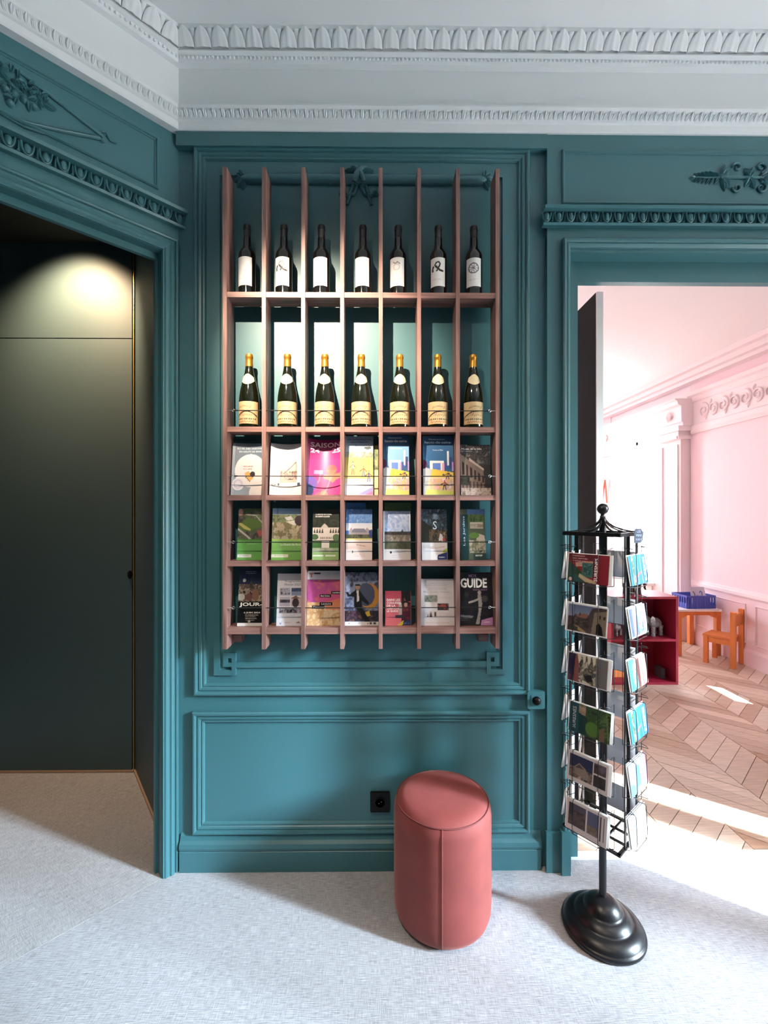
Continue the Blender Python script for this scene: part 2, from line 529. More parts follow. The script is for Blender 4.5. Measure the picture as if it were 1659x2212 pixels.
rb.tube([(cx0 - .02, 1.965, yt - .03), (cx0 - .008, 1.955, yt), (cx0 + .012, 1.96, yt + .03)], .012, 8)
rb.tube([(cx0 + .022, 1.965, yt - .03), (cx0 + .01, 1.955, yt), (cx0 - .012, 1.96, yt + .03)], .010, 8)
for xe, sg in ((X(514, 2.0), -1), (X(1058, 2.0), 1)):
    base = 0 if sg > 0 else 180
    for da in (-62, -28, 12, 48, 80):
        leaf(rb, F0, (xe - sg * .03, yt), R(base + da), .05, .024, .026)
rb.build('ribbon_ornament', TEAL, wall_back, smooth=True, ang=60)

# baseboard
bb = MB()
zt, zm, zp = Zh(800, 1806, 1.985), Zh(800, 1836, 1.98), Zh(800, 1839, 1.972)
bb.extr(lambda u, v, n: (u, YB - n, v), [(zm, 0), (zm, .022), (zm + .012, .026), (zm + .03, .024), (zm + .042, .014), (zt, .008), (zt + .012, 0)], CXL + .012, X(1170, 1.98))
bb.build('baseboard_cap', TEAL, None).parent = wall_back
bb = MB().extr(lambda u, v, n: (u, YB - n, v), [(0, 0), (0, .022), (zp - .006, .022), (zp, .016), (zp, 0)], CXL + .012, X(1169, 1.978))
struct(bb.build('baseboard_back', TEAL))

# casing of the right doorway
door_2 = MB()
CAS = [(0, 0), (0, .020), (.006, .024), (.014, .022), (.018, .014), (.024, .016), (.030, .012), (.036, .006), (.040, .006), (.042, -.01)]
xo = X(1213, 1.975); zo = Zh(1300, 519, 1.975)
w_c = .044
door_2.frame(lambda u, v, n: (u, 1.975 - n, v), xo, -0.4, XR + .044, zo, [(d, h) for d, h in CAS], sides='LTR')
d2 = struct(door_2.build('door_2', TEAL))
ix = X(1248, 2.05); iz = Zh(1300, 609, 2.05)
fr = MB()
fr.box(xo + .042, ix, 2.05, 2.085, 0, ZD + .03); fr.box(ix, XR - .03, 2.05, 2.085, iz, ZD + .03); fr.box(XR - .03, XR + .03, 2.05, 2.085, 0, ZD + .03)
fr.build('inner_frame', TEAL, d2)
pl = MB()
pl.box(X(1179, 1.97), X(1213, 1.965), 1.962, 1.976, 0, Zh(1200, 1797, 1.965))
pl.box(X(1213, 1.95), X(1232, 1.95), 1.945, 1.976, 0, Zh(1200, 1797, 1.95))
pl.build('plinth_block', TEAL, d2)

# egg-and-dart shelf moulding, each egg and dart its own piece
def egg_mesh():
    b = MB(); rows, seg = 7, 12
    vs, fs = [], []
    for i in range(rows + 1):
        t = i / rows
        z = -.019 + .038 * t
        r = .0128 * math.sqrt(max(0.0, 1 - ((z + .004) / .0235) ** 2)) * (1.0 if t < .9 else .96)
        for k in range(seg + 1):
            a = math.pi * k / seg
            vs.append((-math.cos(a) * r, -math.sin(a) * r * 1.15, z))
    for i in range(rows):
        for k in range(seg):
            fs.append((i * (seg + 1) + k, i * (seg + 1) + k + 1, (i + 1) * (seg + 1) + k + 1, (i + 1) * (seg + 1) + k))
    b.add(vs, fs)
    pts = []
    for k in range(11):
        a = math.pi * k / 10
        pts.append((-.0185 * math.cos(a), -.006, .019 - .042 * math.sin(a)))
    b.tube(pts, .0034, 5)
    return b
EGG = egg_mesh().mesh('egg_ornament', TEAL, (0, 0, 0), True, 50)
dm = MB()
dm.add([(-.004, 0, .019), (.004, 0, .019), (0, -.013, .010), (0, -.009, -.018), (-.006, 0, -.022), (.006, 0, -.022)], [(0, 2, 3, 4), (2, 1, 5, 3), (0, 1, 2), (4, 3, 5)])
DART = dm.mesh('dart_ornament', TEAL)
ze0, ze1 = 2.872, 2.936
def egg_prof():
    z0, z1 = ze0, ze1
    return [(z0 - .006, 0), (z0 - .006, .022), (z0 + .004, .026), (z0 + .008, .010), (z1 - .012, .012), (z1 - .010, .046), (z1 + .002, .050), (z1 + .004, .036), (z1 + .014, .030), (z1 + .018, .012), (z1 + .024, .010), (z1 + .024, 0)]
em = MB().extr(lambda u, v, n: (u, 1.975 - n, v), egg_prof(), X(1174, 1.95), FAC).build('egg_and_dart_moulding', TEAL, door_bay)
xe0 = X(1182, 1.945)
for i in range(24):
    x = xe0 + i * .0531
    put('egg_ornament', EGG, em, (x, 1.956, (ze0 + ze1) / 2 - .001))
    put('dart_ornament', DART, em, (x + .02655, 1.959, (ze0 + ze1) / 2))
# overdoor frieze panel
BEAD = [(0, 0), (0, .006), (.004, .011), (.009, .010), (.012, .004), (.016, .003), (.017, 0)]
fr0 = pxrect(1213, 322, 1213, 440, 1.975)
MB().frame(BW(1.975), fr0[0], fr0[1], XR + .03, fr0[3], BEAD).build('frieze_panel', TEAL, door_bay)
# carved acanthus spray
ac = MB(); F1 = BW(1.975)
def AP(px, py): p = W(px, py, 1.975); return p.x, p.z
c0 = AP(1492, 385); c1 = AP(1552, 385)
wavy(ac, F1, [(c0[0] + t * (c1[0] - c0[0]), c0[1]) for t in (0, .3, .6, 1)], .004)
leaf(ac, F1, (c0[0] + .02, c0[1]), R(180), .03, .018, .014)
for i in range(6):
    u = c0[0] + .014 + i * .019
    for sg in (-1, 1):
        leaf(ac, F1, (u + .012, c0[1]), R(180 - sg * 58), .024 + .004 * i - (.003 * (i - 3) ** 2 if i > 3 else 0), .013, .014)
def rosette(px, py, r, kpet, a0=0):
    c = AP(px, py)
    for i in range(kpet):
        leaf(ac, F1, c, a0 + 2 * math.pi * i / kpet, r, r * .72, .018)
    ac.lathe([(0.0001, .016), (r * .16, .013), (r * .26, .006), (r * .28, 0)], (0, 0, 0), 10, fn=lambda x, y, z: F1(c[0] + x, c[1] + y, z + .004))
def scroll(px, py, r, a0, turns, sg=1, w=.0055):
    c = AP(px, py); pts = []
    for i in range(26):
        t = i / 25
        a = a0 + sg * t * turns * 2 * math.pi; rr = r * (1 - .8 * t)
        pts.append((c[0] + rr * math.cos(a), c[1] + rr * math.sin(a)))
    wavy(ac, F1, pts, [w * (1 - .4 * i / 25) for i in range(26)], 6, .005)
for sg in (-1, 1):
    leaf(ac, F1, AP(1556, 385), R(sg * 48), .058, .034, .02)
    leaf(ac, F1, AP(1560, 385), R(sg * 82), .062, .03, .02)
    leaf(ac, F1, AP(1566, 385), R(180 - sg * 70), .04, .024, .016)
    scroll(1590, 385 + sg * 22, .022, R(180), 1.1, sg)
    scroll(1642, 385 + sg * 22, .026, R(90 * sg), 1.2, -sg)
    leaf(ac, F1, AP(1616, 385), R(sg * 62), .056, .03, .02)
    leaf(ac, F1, AP(1620, 385), R(180 - sg * 58), .05, .03, .018)
    leaf(ac, F1, AP(1640, 385), R(sg * 25), .06, .03, .02)
    leaf(ac, F1, AP(1700, 385), R(180 - sg * 40), .06, .03, .02)
wavy(ac, F1, [AP(1556, 385), AP(1620, 385), AP(1700, 385)], .006)
rosette(1652, 385, .03, 7)
ac.build('acanthus_spray', TEAL, door_bay, smooth=True, ang=60)

# ------------------------------------------------------------------ canted left wall
lw = MB()
UO = 1.32
def lbox(b, u0, u1, z0, z1, n0, n1):
    return b.box(u0, u1, n0, n1, z0, z1, fn=lambda u, n, z: LW(u, z, n))
ZL = 2.745
lbox(lw, -0.02, .072, 0, CEIL, -.10, 0); lbox(lw, .072, UO, ZL, CEIL, -.10, 0); lbox(lw, UO, 3.2, 0, CEIL, -.10, 0)
wall_left = struct(lw.build('wall_left', TEAL))
cz = MB()
LC = [(0, 0), (0, .010), (.006, .016), (.012, .014), (.016, .008), (.022, .016), (.034, .018), (.040, .012), (.046, .014), (.056, .014), (.062, .008), (.066, .008), (.068, -.02)]
cz.frame(LW, .003, -.4, UO + .066, ZL + .068, LC, sides='LTR')
d1 = struct(cz.build('door_1', TEAL))
lf = MB()
lbox(lf, .072, .084, 0, ZL, -.065, -.045); lbox(lf, .084, UO, ZL - .028, ZL, -.065, -.045)
lf.build('inner_frame', TEAL, d1)
em2 = MB().extr(lambda u, v, n: LW(u, v, n), egg_prof(), -.022, 2.2).build('egg_and_dart_moulding', TEAL, wall_left)
for i in range(16):
    u = .004 + i * .0531
    for nm, me, du in (('egg_ornament', EGG, 0), ('dart_ornament', DART, .02655)):
        p = LW(u + du, (ze0 + ze1) / 2, .0175)
        put(nm, me, em2, p, (0, 0, R(45)))
MB().frame(LW, .086, 2.998, 1.5, 3.222, BEAD).build('frieze_panel', TEAL, wall_left)
# carved relief: crossed staffs and foliage
rl = MB()
def LP(px, py):
    """pixel on the canted wall plane -> (u, z)"""
    a = (px - CX) / F_PX; d = Vector((a * _c + _s, -a * _s + _c))
    # CXL - uK = t dx ; YB - uK = t dy
    t = (CXL - YB) / (d.x - d.y); u = (YB - t * d.y) / K
    return u, EYE + t * (CY - py) / F_PX
a0, a1, a2, a3 = LP(222, 296), LP(20, 140), LP(215, 300), LP(40, 262)
wavy(rl, LW, [a1, ((a0[0] + a1[0]) / 2, (a0[1] + a1[1]) / 2), a0], [.006, .008, .008])
wavy(rl, LW, [a3, ((a2[0] + a3[0]) / 2, (a2[1] + a3[1]) / 2 - .004), a2], [.006, .008, .009])
wavy(rl, LW, [LP(0, 245), LP(50, 275), LP(95, 290)], .005)
wavy(rl, LW, [LP(228, 288), LP(238, 306), LP(250, 310)], .004)
leaf(rl, LW, LP(218, 286), R(170), .02, .02, .012); leaf(rl, LW, LP(214, 300), R(200), .02, .02, .012)
rr_ = random.Random(8)
for i in range(46):
    px = rr_.uniform(0, 100) ; py = 150 + px * .62 + rr_.uniform(-10, 58) * (1 - px / 150)
    leaf(rl, LW, LP(px, py), rr_.uniform(0, 6.28), rr_.uniform(.025, .042), rr_.uniform(.014, .022), .02)
for px, py in ((12, 195), (32, 205), (52, 218), (72, 232), (22, 225)):
    u, z = LP(px, py)
    rl.lathe([(.0001, .02), (.008, .016), (.013, .008), (.014, 0)], (0, 0, 0), 9, fn=lambda x, y, zz: LW(u + x, z + y, zz))
rl.build('carved_relief', TEAL, wall_left, smooth=True, ang=60)

# ------------------------------------------------------------------ hall behind the left doorway
HY = 2.761
hx = -1.513
sw0 = (-0.945, 2.035)
hw = MB()
def vwall(b, p, q, th, z0, z1):
    p = Vector(p); q = Vector(q); d = (q - p).normalized(); nrm = Vector((d.y, -d.x)) * th
    b.prism([tuple(p), tuple(q), tuple(q + nrm), tuple(p + nrm)], lambda a, c, z: (a, c, z), z0, z1)
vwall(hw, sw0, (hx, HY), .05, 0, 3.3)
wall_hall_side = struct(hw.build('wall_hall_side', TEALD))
hw = MB()
zs = Zh(145, 733, HY)
xs = X(290, HY)
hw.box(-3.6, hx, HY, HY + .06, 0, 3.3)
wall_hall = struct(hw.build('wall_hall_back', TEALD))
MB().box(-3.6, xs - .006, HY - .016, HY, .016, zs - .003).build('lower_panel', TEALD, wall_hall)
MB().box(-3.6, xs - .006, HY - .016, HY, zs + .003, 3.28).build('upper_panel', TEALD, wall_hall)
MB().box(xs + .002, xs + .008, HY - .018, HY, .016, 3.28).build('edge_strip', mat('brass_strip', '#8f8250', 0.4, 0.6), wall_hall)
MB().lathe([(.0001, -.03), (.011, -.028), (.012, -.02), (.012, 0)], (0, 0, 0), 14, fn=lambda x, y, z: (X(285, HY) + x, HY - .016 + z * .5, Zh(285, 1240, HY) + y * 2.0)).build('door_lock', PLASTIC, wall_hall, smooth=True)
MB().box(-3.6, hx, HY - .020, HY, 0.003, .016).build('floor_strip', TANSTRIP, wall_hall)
fs = MB(); vwall(fs, (sw0[0] - .012, sw0[1] + .0), (hx - .012, HY), .012, 0.003, .016); fs.build('floor_strip', TANSTRIP, wall_hall_side)
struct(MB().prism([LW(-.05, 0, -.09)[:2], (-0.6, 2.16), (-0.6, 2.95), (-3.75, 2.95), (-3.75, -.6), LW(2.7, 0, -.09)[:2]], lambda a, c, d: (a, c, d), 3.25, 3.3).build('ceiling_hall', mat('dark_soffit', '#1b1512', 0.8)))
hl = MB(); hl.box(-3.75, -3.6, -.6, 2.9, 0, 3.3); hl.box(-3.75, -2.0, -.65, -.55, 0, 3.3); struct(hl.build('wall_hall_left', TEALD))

# ------------------------------------------------------------------ ceiling and cornices
sbox('ceiling', WHITE, -2.7, FAC, -3.2, 2.2, CEIL, CEIL + .05)
LOW = [(3.283, 0), (3.283, .034), (3.290, .038), (3.312, .042), (3.316, .050), (3.322, .056), (3.340, .066), (3.345, .074), (3.356, .078), (3.362, .078), (3.372, .06), (3.385, 0)]
UPP = [(3.583, 0), (3.583, .030), (3.590, .034), (3.606, .040), (3.612, .056), (3.618, .056), (3.619, .046), (3.655, .066), (3.672, .078), (3.673, .092), (3.684, .092), (3.69, .092), (3.69, 0)]
BWn = lambda u, v, n: (u, YB - n, v)
def cornice(tname, fn, u0, u1, step, rotz, nl):
    t = MB().extr(fn, UPP, u0, u1).build(tname, WHITE); struct(t)
    b = MB().extr(fn, LOW, u0, u1).build('lower_cornice', WHITE, t)
    pit = .0742
    mesh = LEAFM
    for i in range(nl):
        u = step + i * pit
        put('leaf_ornament', mesh, t, fn(u, 3.6, 0), (0, 0, rotz))
    bd = MB()
    m = int(nl * pit / .0181)
    for i in range(m):
        u = step + (i - 2) * .0181
        p = Vector(fn(u, 3.598, .040))
        bd.lathe([(.0001, -.0062), (.0055, -.003), (.0055, .003), (.0001, .0062)], tuple(p), 6)
    bo = bd.build('bead_row', WHITE, t, smooth=True); bo['kind'] = 'stuff'
    lo = MB(); q = random.Random(5)
    for i in range(int(nl * pit / .0402)):
        u = step + (i - 1) * .0402
        fnl = lambda a, c, h: fn(a, c, .062 + (c - 3.331) * .9 + h)
        leaf(lo, fnl, (u, 3.320), R(90), .026, .018, .012)
        leaf(lo, fnl, (u + .014, 3.320), R(70), .022, .010, .009)
        leaf(lo, fnl, (u + .026, 3.338), R(-110), .022, .010, .009)
    ob = lo.build('leaf_row', WHITE, t, smooth=True, ang=60); ob['kind'] = 'stuff'
    return t
def leaf_relief():
    """pointed-arch leaf of the upper cornice, standing on the sloping bed from z 3.618 to 3.672"""
    b = MB(); rows, cols = 9, 12
    vs = []
    for i in range(rows + 1):
        t = i / rows
        hw = .0352 * math.sqrt(max(0.0, 1 - (t * .97) ** 2.3))
        for k in range(cols + 1):
            s = max(-1, min(1, (-1 + 2 * k / cols) * 1.25))
            edge = k in (0, cols)
            vein = .0035 * (0.5 + .5 * math.cos(s * 8)) * (1 - t * .6)
            n_ = .049 + .032 * t + (0 if edge else .011 + .006 * (1 - s * s) + vein + .004 * t)
            z = .0175 + .055 * t
            vs.append((s * hw, -n_, z))
    b.add(vs, [(i * (cols + 1) + k, i * (cols + 1) + k + 1, (i + 1) * (cols + 1) + k + 1, (i + 1) * (cols + 1) + k) for i in range(rows) for k in range(cols)])
    b.add([(.0371, -.064, .036), (.0371 - .010, -.092, .070), (.0371 + .010, -.092, .070), (.0371, -.096, .068), (.0371, -.06, .034)], [(0, 1, 3), (0, 3, 2), (4, 1, 0), (4, 0, 2), (1, 2, 3)])
    return b.mesh('leaf_ornament', WHITE, (0, 0, 0), True, 60)
LEAFM = leaf_relief()
cornice('trim_2', BWn, CXL - .2, FAC, CXL + .06, 0, 36)
cornice('trim_3', lambda u, v, n: LW(u, v + .0007, n), -.2, 2.3, .06, R(45), 12)
# white wall band between the two cornices, over the teal
zb_ = 3.284
sbox('trim_4', WHITE, CXL, FAC, 1.9995 - .028, 1.9995, zb_, CEIL) if False else None
MB().box(CXL - .02, FAC, 1.996, 2.0, 3.30, CEIL).build('cove_band', WHITE, wall_back)
b = MB(); lbox(b, -.01, 2.3, zb_, CEIL, 0, .004); b.build('cove_band', WHITE, wall_left)

struct(MB().box(FAC + .5, 80, -60, 80, -1.1, -1.0).build('ground_outside', mat('pale_courtyard', '#cfc8bc', 0.9)))
# ------------------------------------------------------------------ unseen rest of the room, with its windows
sbox('wall_rear', TEAL, -2.6, FAC, -3.25, -3.2, 0, CEIL)
lp = LW(2.2, 0, 0)
ww = MB(); ww.box(lp[0] - .1, lp[0], -3.2, lp[1], 0, CEIL); struct(ww.build('wall_west', TEAL))
WIN = [(-.75, 1.1, .3, 2.9), (2.95, 3.5, .62, .98), (6.12, 7.0, .64, 2.70)]
fw = MB()
ycur = -3.25
for y0, y1, z0, z1 in sorted(WIN):
    fw.box(FAC, FAC + .3, ycur, y0, 0, CEIL)
    fw.box(FAC, FAC + .3, y0, y1, 0, z0); fw.box(FAC, FAC + .3, y0, y1, z1, CEIL)
    ycur = y1
fw.box(FAC, FAC + .3, ycur, 8.6, 0, CEIL)
struct(fw.build('wall_right', PINKW))
def window(name, y0, y1, z0, z1, x=4.06, mull=.09):
    f = MB()
    f.box(x, x + .05, y0, y0 + .05, z0, z1); f.box(x, x + .05, y1 - .05, y1, z0, z1)
    f.box(x, x + .05, y0, y1, z1 - .05, z1); f.box(x, x + .05, y0, y1, z0, z0 + .06)
    ym = (y0 + y1) / 2
    f.box(x - .01, x + .06, ym - mull, ym + mull, z0, z1)
    w = struct(f.build(name, WINFR))
    for a, c in ((y0 + .05, ym - mull), (ym + mull, y1 - .05)):
        MB().box(x + .02, x + .024, a, c, z0 + .06, z1 - .05).build('pane', GLASS, w)
    return w
window('window_1', -.11, 1.2, .3, 2.9)
win_s = MB(); win_s.box(4.06, 4.11, -.75, -.70, .3, 2.9); win_s.box(4.06, 4.11, -.70, -.11, 2.85, 2.9); win_s.box(4.06, 4.11, -.70, -.11, .3, .36)  # unseen side window, added so the outdoor fill lamp reaches the left floor
win_s = struct(win_s.build('added_side_window', WINFR)); MB().box(4.08, 4.084, -.70, -.11, .36, 2.85).build('pane', GLASS, win_s)
sbox('added_sun_blocker', mat('blocker_pale', '#cfc6b8', 0.9), 6.4, 6.6, -4.5, -1.755, -1.0, 7.0)  # unseen free-standing slab added to keep sun off the side window
window('window_2', 6.12, 7.0, .64, 2.70, mull=.045)
# ================================================================== pink room beyond the right doorway
PC = 3.30                                 # its ceiling
sbox('ceiling_pink_room', PWHITE, -0.6, FAC, 2.2, 8.5, PC, PC + .05)
sbox('wall_pink_room_west', PINK, -0.65, -0.6, 2.2, 8.5, 0, PC)
e = MB()
e.box(-0.65, 1.7, 8.5, 8.55, 0, PC); e.box(2.3, FAC, 8.5, 8.55, 0, PC)
e.box(1.7, 2.3, 8.5, 8.55, 0, .35); e.box(1.7, 2.3, 8.5, 8.55, 3.05, PC)  # unseen opening added to let more light into the pink room
struct(e.build('wall_pink_room_end', PINK))
MB().box(-0.6, FAC, 2.2, 2.21, 2.8, PC).build('wall_skin', PINK, door_bay)
# pink facing of the facade wall, south of the visible window
PW = lambda u, v, n: (FAC - n, u, v)      # u along Y, v height
pk = MB()
pk.box(FAC - .012, FAC, 2.2, 2.95, 0, PC); pk.box(FAC - .012, FAC, 3.5, 5.45, 0, PC)
pk.box(FAC - .012, FAC, 2.95, 3.5, .98, PC); pk.box(FAC - .012, FAC, 2.95, 3.5, 0, .62); pk.box(FAC - .012, FAC, 7.35, 8.5, 0, PC)
wp = struct(pk.build('wall_pink_room_right', PINK))
P2 = lambda u, v, n: (FAC - .012 - n, u, v)
MB().extr(P2, [(PC - .13, 0), (PC - .13, .10), (PC - .10, .12), (PC - .09, .16), (PC - .05, .19), (PC - .04, .24), (PC, .26), (PC, 0)], 2.2, 8.5).build('cornice', PINKW, wp)
MB().extr(P2, [(2.94, 0), (2.94, .012), (2.96, .02), (3.0, .03), (3.02, .05), (3.06, .055), (3.075, 0)], 2.2, 5.45).build('frieze_moulding', PINKW, wp)
MB().extr(P2, [(2.555, 0), (2.555, .02), (2.575, .028), (2.60, .022), (2.65, .026), (2.665, .012), (2.665, 0)], 2.2, 5.42).build('frieze_moulding', PINKW, wp)
MB().box(FAC - .016, FAC - .012, 2.2, 5.45, 2.665, 2.94).build('frieze_band', PINKW, wp)
for k in range(8):
    yc = 5.22 - k * .30
    sc = MB()
    for j, (dy, zz, r, sg) in enumerate(((0, 2.80, .085, 1), (-.15, 2.80, .075, -1))):
        pts = [];
        for i in range(30):
            t = i / 29; a = R(90 * sg) + sg * t * 2 * math.pi * 1.6; rr = r * (1 - .85 * t)
            pts.append(P2(yc + dy + rr * math.cos(a), zz + rr * math.sin(a), .012))
        sc.tube(pts, [.012 * (1 - .5 * i / 29) for i in range(30)], 6)
        leaf(sc, P2, (yc + dy - .05 * sg, zz - .05 * sg), R(200 + 90 * sg), .07, .035, .02)
    sc.build('scroll_ornament', PINKW, wp, smooth=True)
# wainscot
MB().extr(P2, [(.70, 0), (.70, .014), (.715, .022), (.745, .022), (.755, .012), (.775, .010), (.78, 0)], 2.2, 5.42).build('chair_rail', PINKW, wp)
MB().extr(P2, [(0, 0), (0, .018), (.15, .018), (.165, .010), (.18, 0)], 2.2, 5.42).build('baseboard', PINK, wp)
for y0, y1 in ((4.62, 5.36), (3.62, 4.50)):
    MB().frame(P2, y0, .23, y1, .64, BEAD).build('wainscot_panel', PINK, wp)
# window surround: pilasters, reveals, entablature
cs = MB()
x0 = 3.72
cs.box(x0, FAC, 5.46, 6.02, 0, 2.70); cs.box(x0, FAC, 7.04, 7.36, 0, 2.70)
cs.build('window_surround', PINKW, wp)
cs = MB(); cs.box(x0 - .015, x0, 5.50, 5.60, .2, 2.44); cs.box(x0 - .015, x0, 5.80, 5.90, .2, 2.44)
cs.build('pilaster_strip', PINKW, wp)
en = MB()
PE = lambda u, v, n: (FAC - n, u, v)
en.extr(PE, [(2.66, 0), (2.66, .14), (2.70, .145), (2.71, .16), (2.90, .165), (2.92, .20), (2.96, .215), (2.975, .24), (2.99, .24), (2.99, 0)], 5.40, 7.42)
en.build('entablature', PINKW, wp)
for yc in (5.62, 7.2):
    cp = MB()
    cp.box(x0 - .05, FAC, yc - .20, yc + .20, 2.50, 2.54); cp.box(x0 - .035, FAC, yc - .17, yc + .17, 2.54, 2.60); cp.box(x0 - .06, FAC, yc - .21, yc + .21, 2.60, 2.66)
    cp.tube([(x0 - .045, yc - .18, 2.52), (x0 - .045, yc + .18, 2.52)], .022, 8)
    cp.build('capital', PINKW, wp)
    lz = MB(); lz.add([(x0 - .056, yc - .07, 2.80), (x0 - .056, yc, 2.87), (x0 - .056, yc + .07, 2.80), (x0 - .056, yc, 2.73), (x0 - .085, yc, 2.80)], [(0, 1, 4), (1, 2, 4), (2, 3, 4), (3, 0, 4)])
    lz.build('lozenge', PINKW, wp)
MB().box(x0 - .02, FAC, 6.02, 7.04, .02, .60).build('low_cupboard_front', WINFR, wp)
MB().box(x0 - .16, FAC + .2, 5.98, 7.08, .60, .635).build('window_ledge', WINFR, wp)

# dark green door leaf folded back into the pink room, light edge towards the camera
dl = thing('door_leaf', 'dark green door leaf standing open beyond the right doorway, pale edge forward', 'door', (1.15, 2.32, 0))
MB().box(1.124, 1.156, 2.30, 3.02, .008, 2.742).build('leaf_panel', DOORG, dl)
MB().box(1.124, 1.158, 2.292, 2.30, .008, 2.742).build('leaf_edge', WINFR, dl)
hd = MB(); hd.tube([(1.124, 2.36, 1.02), (1.085, 2.36, 1.02), (1.078, 2.37, 1.02), (1.078, 2.47, 1.02)], .008, 8)
hd.build('handle', STEEL, dl, smooth=True)
wd = MB(); wd.tube([(1.124, 2.40, .010), (1.09, 2.40, .010)], .010, 8); wd.build('floor_stop', STEEL, dl)

# red bookcase
BX0, BX1, BY0, BY1, BH = 2.14, 2.765, 4.09, 4.44, .815
bk = thing('bookcase', 'low dark red open bookcase behind the postcard stand, toy elephants inside', 'bookcase', ((BX0 + BX1) / 2, BY0, 0))
t = .022
MB().box(BX0, BX0 + t, BY0, BY1, 0, BH).build('side_panel', REDSH, bk)
MB().box(BX1 - t, BX1, BY0, BY1, 0, BH).build('side_panel', REDSH, bk)
MB().box(BX0 + t, BX1 - t, BY1 - .012, BY1, .0, BH).build('back_panel', REDSH, bk)
for z in (.0, .40, BH - t):
    MB().box(BX0 + t, BX1 - t, BY0 + .002, BY1 - .012, z, z + t).build('shelf', REDSH, bk)

def elephant(name, label, loc, rotz, s, m):
    """toy elephant facing -x, standing at z = 0"""
    t = thing(name, label, 'toy elephant', loc, rotz, 'toy elephants')
    b = MB()
    b.lathe([(.0001, -.9), (.45, -.8), (.78, -.45), (.85, 0), (.80, .45), (.5, .78), (.0001, .9)], (0, 0, 0), 14, fn=lambda x, y, z: (z * s * .085, x * s * .07, s * (.12 + y * .062)))
    b.lathe([(.0001, -1), (.6, -.8), (.95, -.2), (.9, .4), (.5, .85), (.0001, 1)], (0, 0, 0), 12, fn=lambda x, y, z: (-s * (.10 + z * .042), x * s * .042, s * (.155 + y * .045)))
    b.build('body', m, t, smooth=True, local=True)
    for sx in (-.05, .055):
        for sy in (-.032, .032):
            MB().lathe([(.021 * s, 0), (.021 * s, .012 * s), (.018 * s, .05 * s), (.024 * s, .10 * s)], (sx * s, sy * s, 0), 10).build('leg', m, t, smooth=True, local=True)
    MB().tube([(-.135 * s, 0, .15 * s), (-.158 * s, 0, .12 * s), (-.162 * s, 0, .08 * s), (-.165 * s, 0, .045 * s), (-.178 * s, 0, .03 * s)], [.017 * s, .015 * s, .012 * s, .009 * s, .007 * s], 8).build('trunk', m, t, smooth=True, local=True)
    for sy in (-1, 1):
        b = MB(); b.lathe([(.0001, 0), (.04 * s, .003), (.044 * s, .006), (.03 * s, .009), (.0001, .011)], (0, 0, 0), 12, fn=lambda x, y, z: (-s * .082 + x * .75, sy * (s * .043 + z + abs(x) * .15), s * .158 + y))
        b.build('ear', m, t, smooth=True, local=True)
    return t
elephant('toy_elephant', 'silver grey toy elephant on the middle shelf of the red bookcase', (2.63, 4.24, .4228), R(20), .95, GREYTOY)
elephant('toy_elephant', 'small dark toy elephant at the left on the middle shelf of the red bookcase', (2.27, 4.24, .4228), R(30), .6, GREYTOY)
elephant('toy_elephant', 'grey toy elephant standing on top of the red bookcase', (2.42, 4.24, BH + .0008), R(200), 1.0, DARKTOY)
o = tag(MB().box(2.66, 2.70, 4.18, 4.28, .0235, .115).build('small_book', DARKTOY), 'small dark book propped on the bottom shelf of the red bookcase', 'book')
nb = tag(MB().box(2.20, 2.33, 4.22, 4.32, .0235, .14).build('striped_box', mat('orange_card', '#e08a4a', .6, noise=((120, 3, 3), .5))), 'orange striped box on the bottom shelf of the red bookcase', 'box')

# jar, bench toy, tote bag at the window
jr = thing('jar', 'tall brown patterned jar on the white window ledge', 'jar', (3.70, 6.28, .635))
MB().lathe([(.034, 0), (.038, .006), (.038, .11), (.030, .128)], (0, 0, 0), 18).build('body', mat('brown_pattern', '#a9826c', .5, noise=((70, 70, 90), .45)), jr, smooth=True, local=True)
MB().lathe([(.031, .128), (.032, .132), (.032, .150), (.0001, .153)], (0, 0, 0), 18).build('lid', WINFR, jr, smooth=True, local=True)
tr_ = thing('tray', 'shallow white tray beside the brown jar on the ledge', 'tray', (3.70, 6.10, .635))
MB().lathe([(.0001, .003), (.05, .003), (.062, .02), (.065, .02), (.053, 0), (.0001, 0)], (0, 0, 0), 20).build('dish', WINFR, tr_, smooth=True, local=True)
tb = thing('toy_bench', 'small wooden doll bench on the window ledge, seen through the postcard stand', 'toy bench', (3.68, 6.93, .635), R(90))
MB().box(-.10, .10, -.03, .03, .05, .062).build('seat', ORANGE, tb, local=True)
MB().box(-.10, .10, .022, .032, .062, .14).build('backrest', ORANGE, tb, local=True)
for sx in (-.09, .08):
    for sy in (-.028, .018):
        MB().box(sx, sx + .01, sy, sy + .01, 0, .05).build('leg', ORANGE, tb, local=True)
tg = thing('tote_bag', 'cream canvas tote bag with red straps hanging beside the far window', 'bag', (3.69, 7.2, 1.25))
b = MB(); b.lathe([(.0001, 0), (.55, .01), (.98, .05), (1, .3), (.9, .55)], (0, 0, 0), 16, fn=lambda x, y, z: (-.03 + x * .028, y * .16, z * .9))
b.build('bag_body', CLOTHW, tg, smooth=True, local=True)
for sy in (-.05, .05):
    MB().tube([(-.03, sy * 1.5, .48), (-.028, sy * .8, .70), (-.024, 0, .86), (-.022, .0, .87)], .012, 6).build('strap', STRAP, tg, local=True)
MB().tube([(.026, 0, .885), (-.03, 0, .87), (-.035, 0, .89)], .006, 6).build('hook', STEEL, tg, local=True)

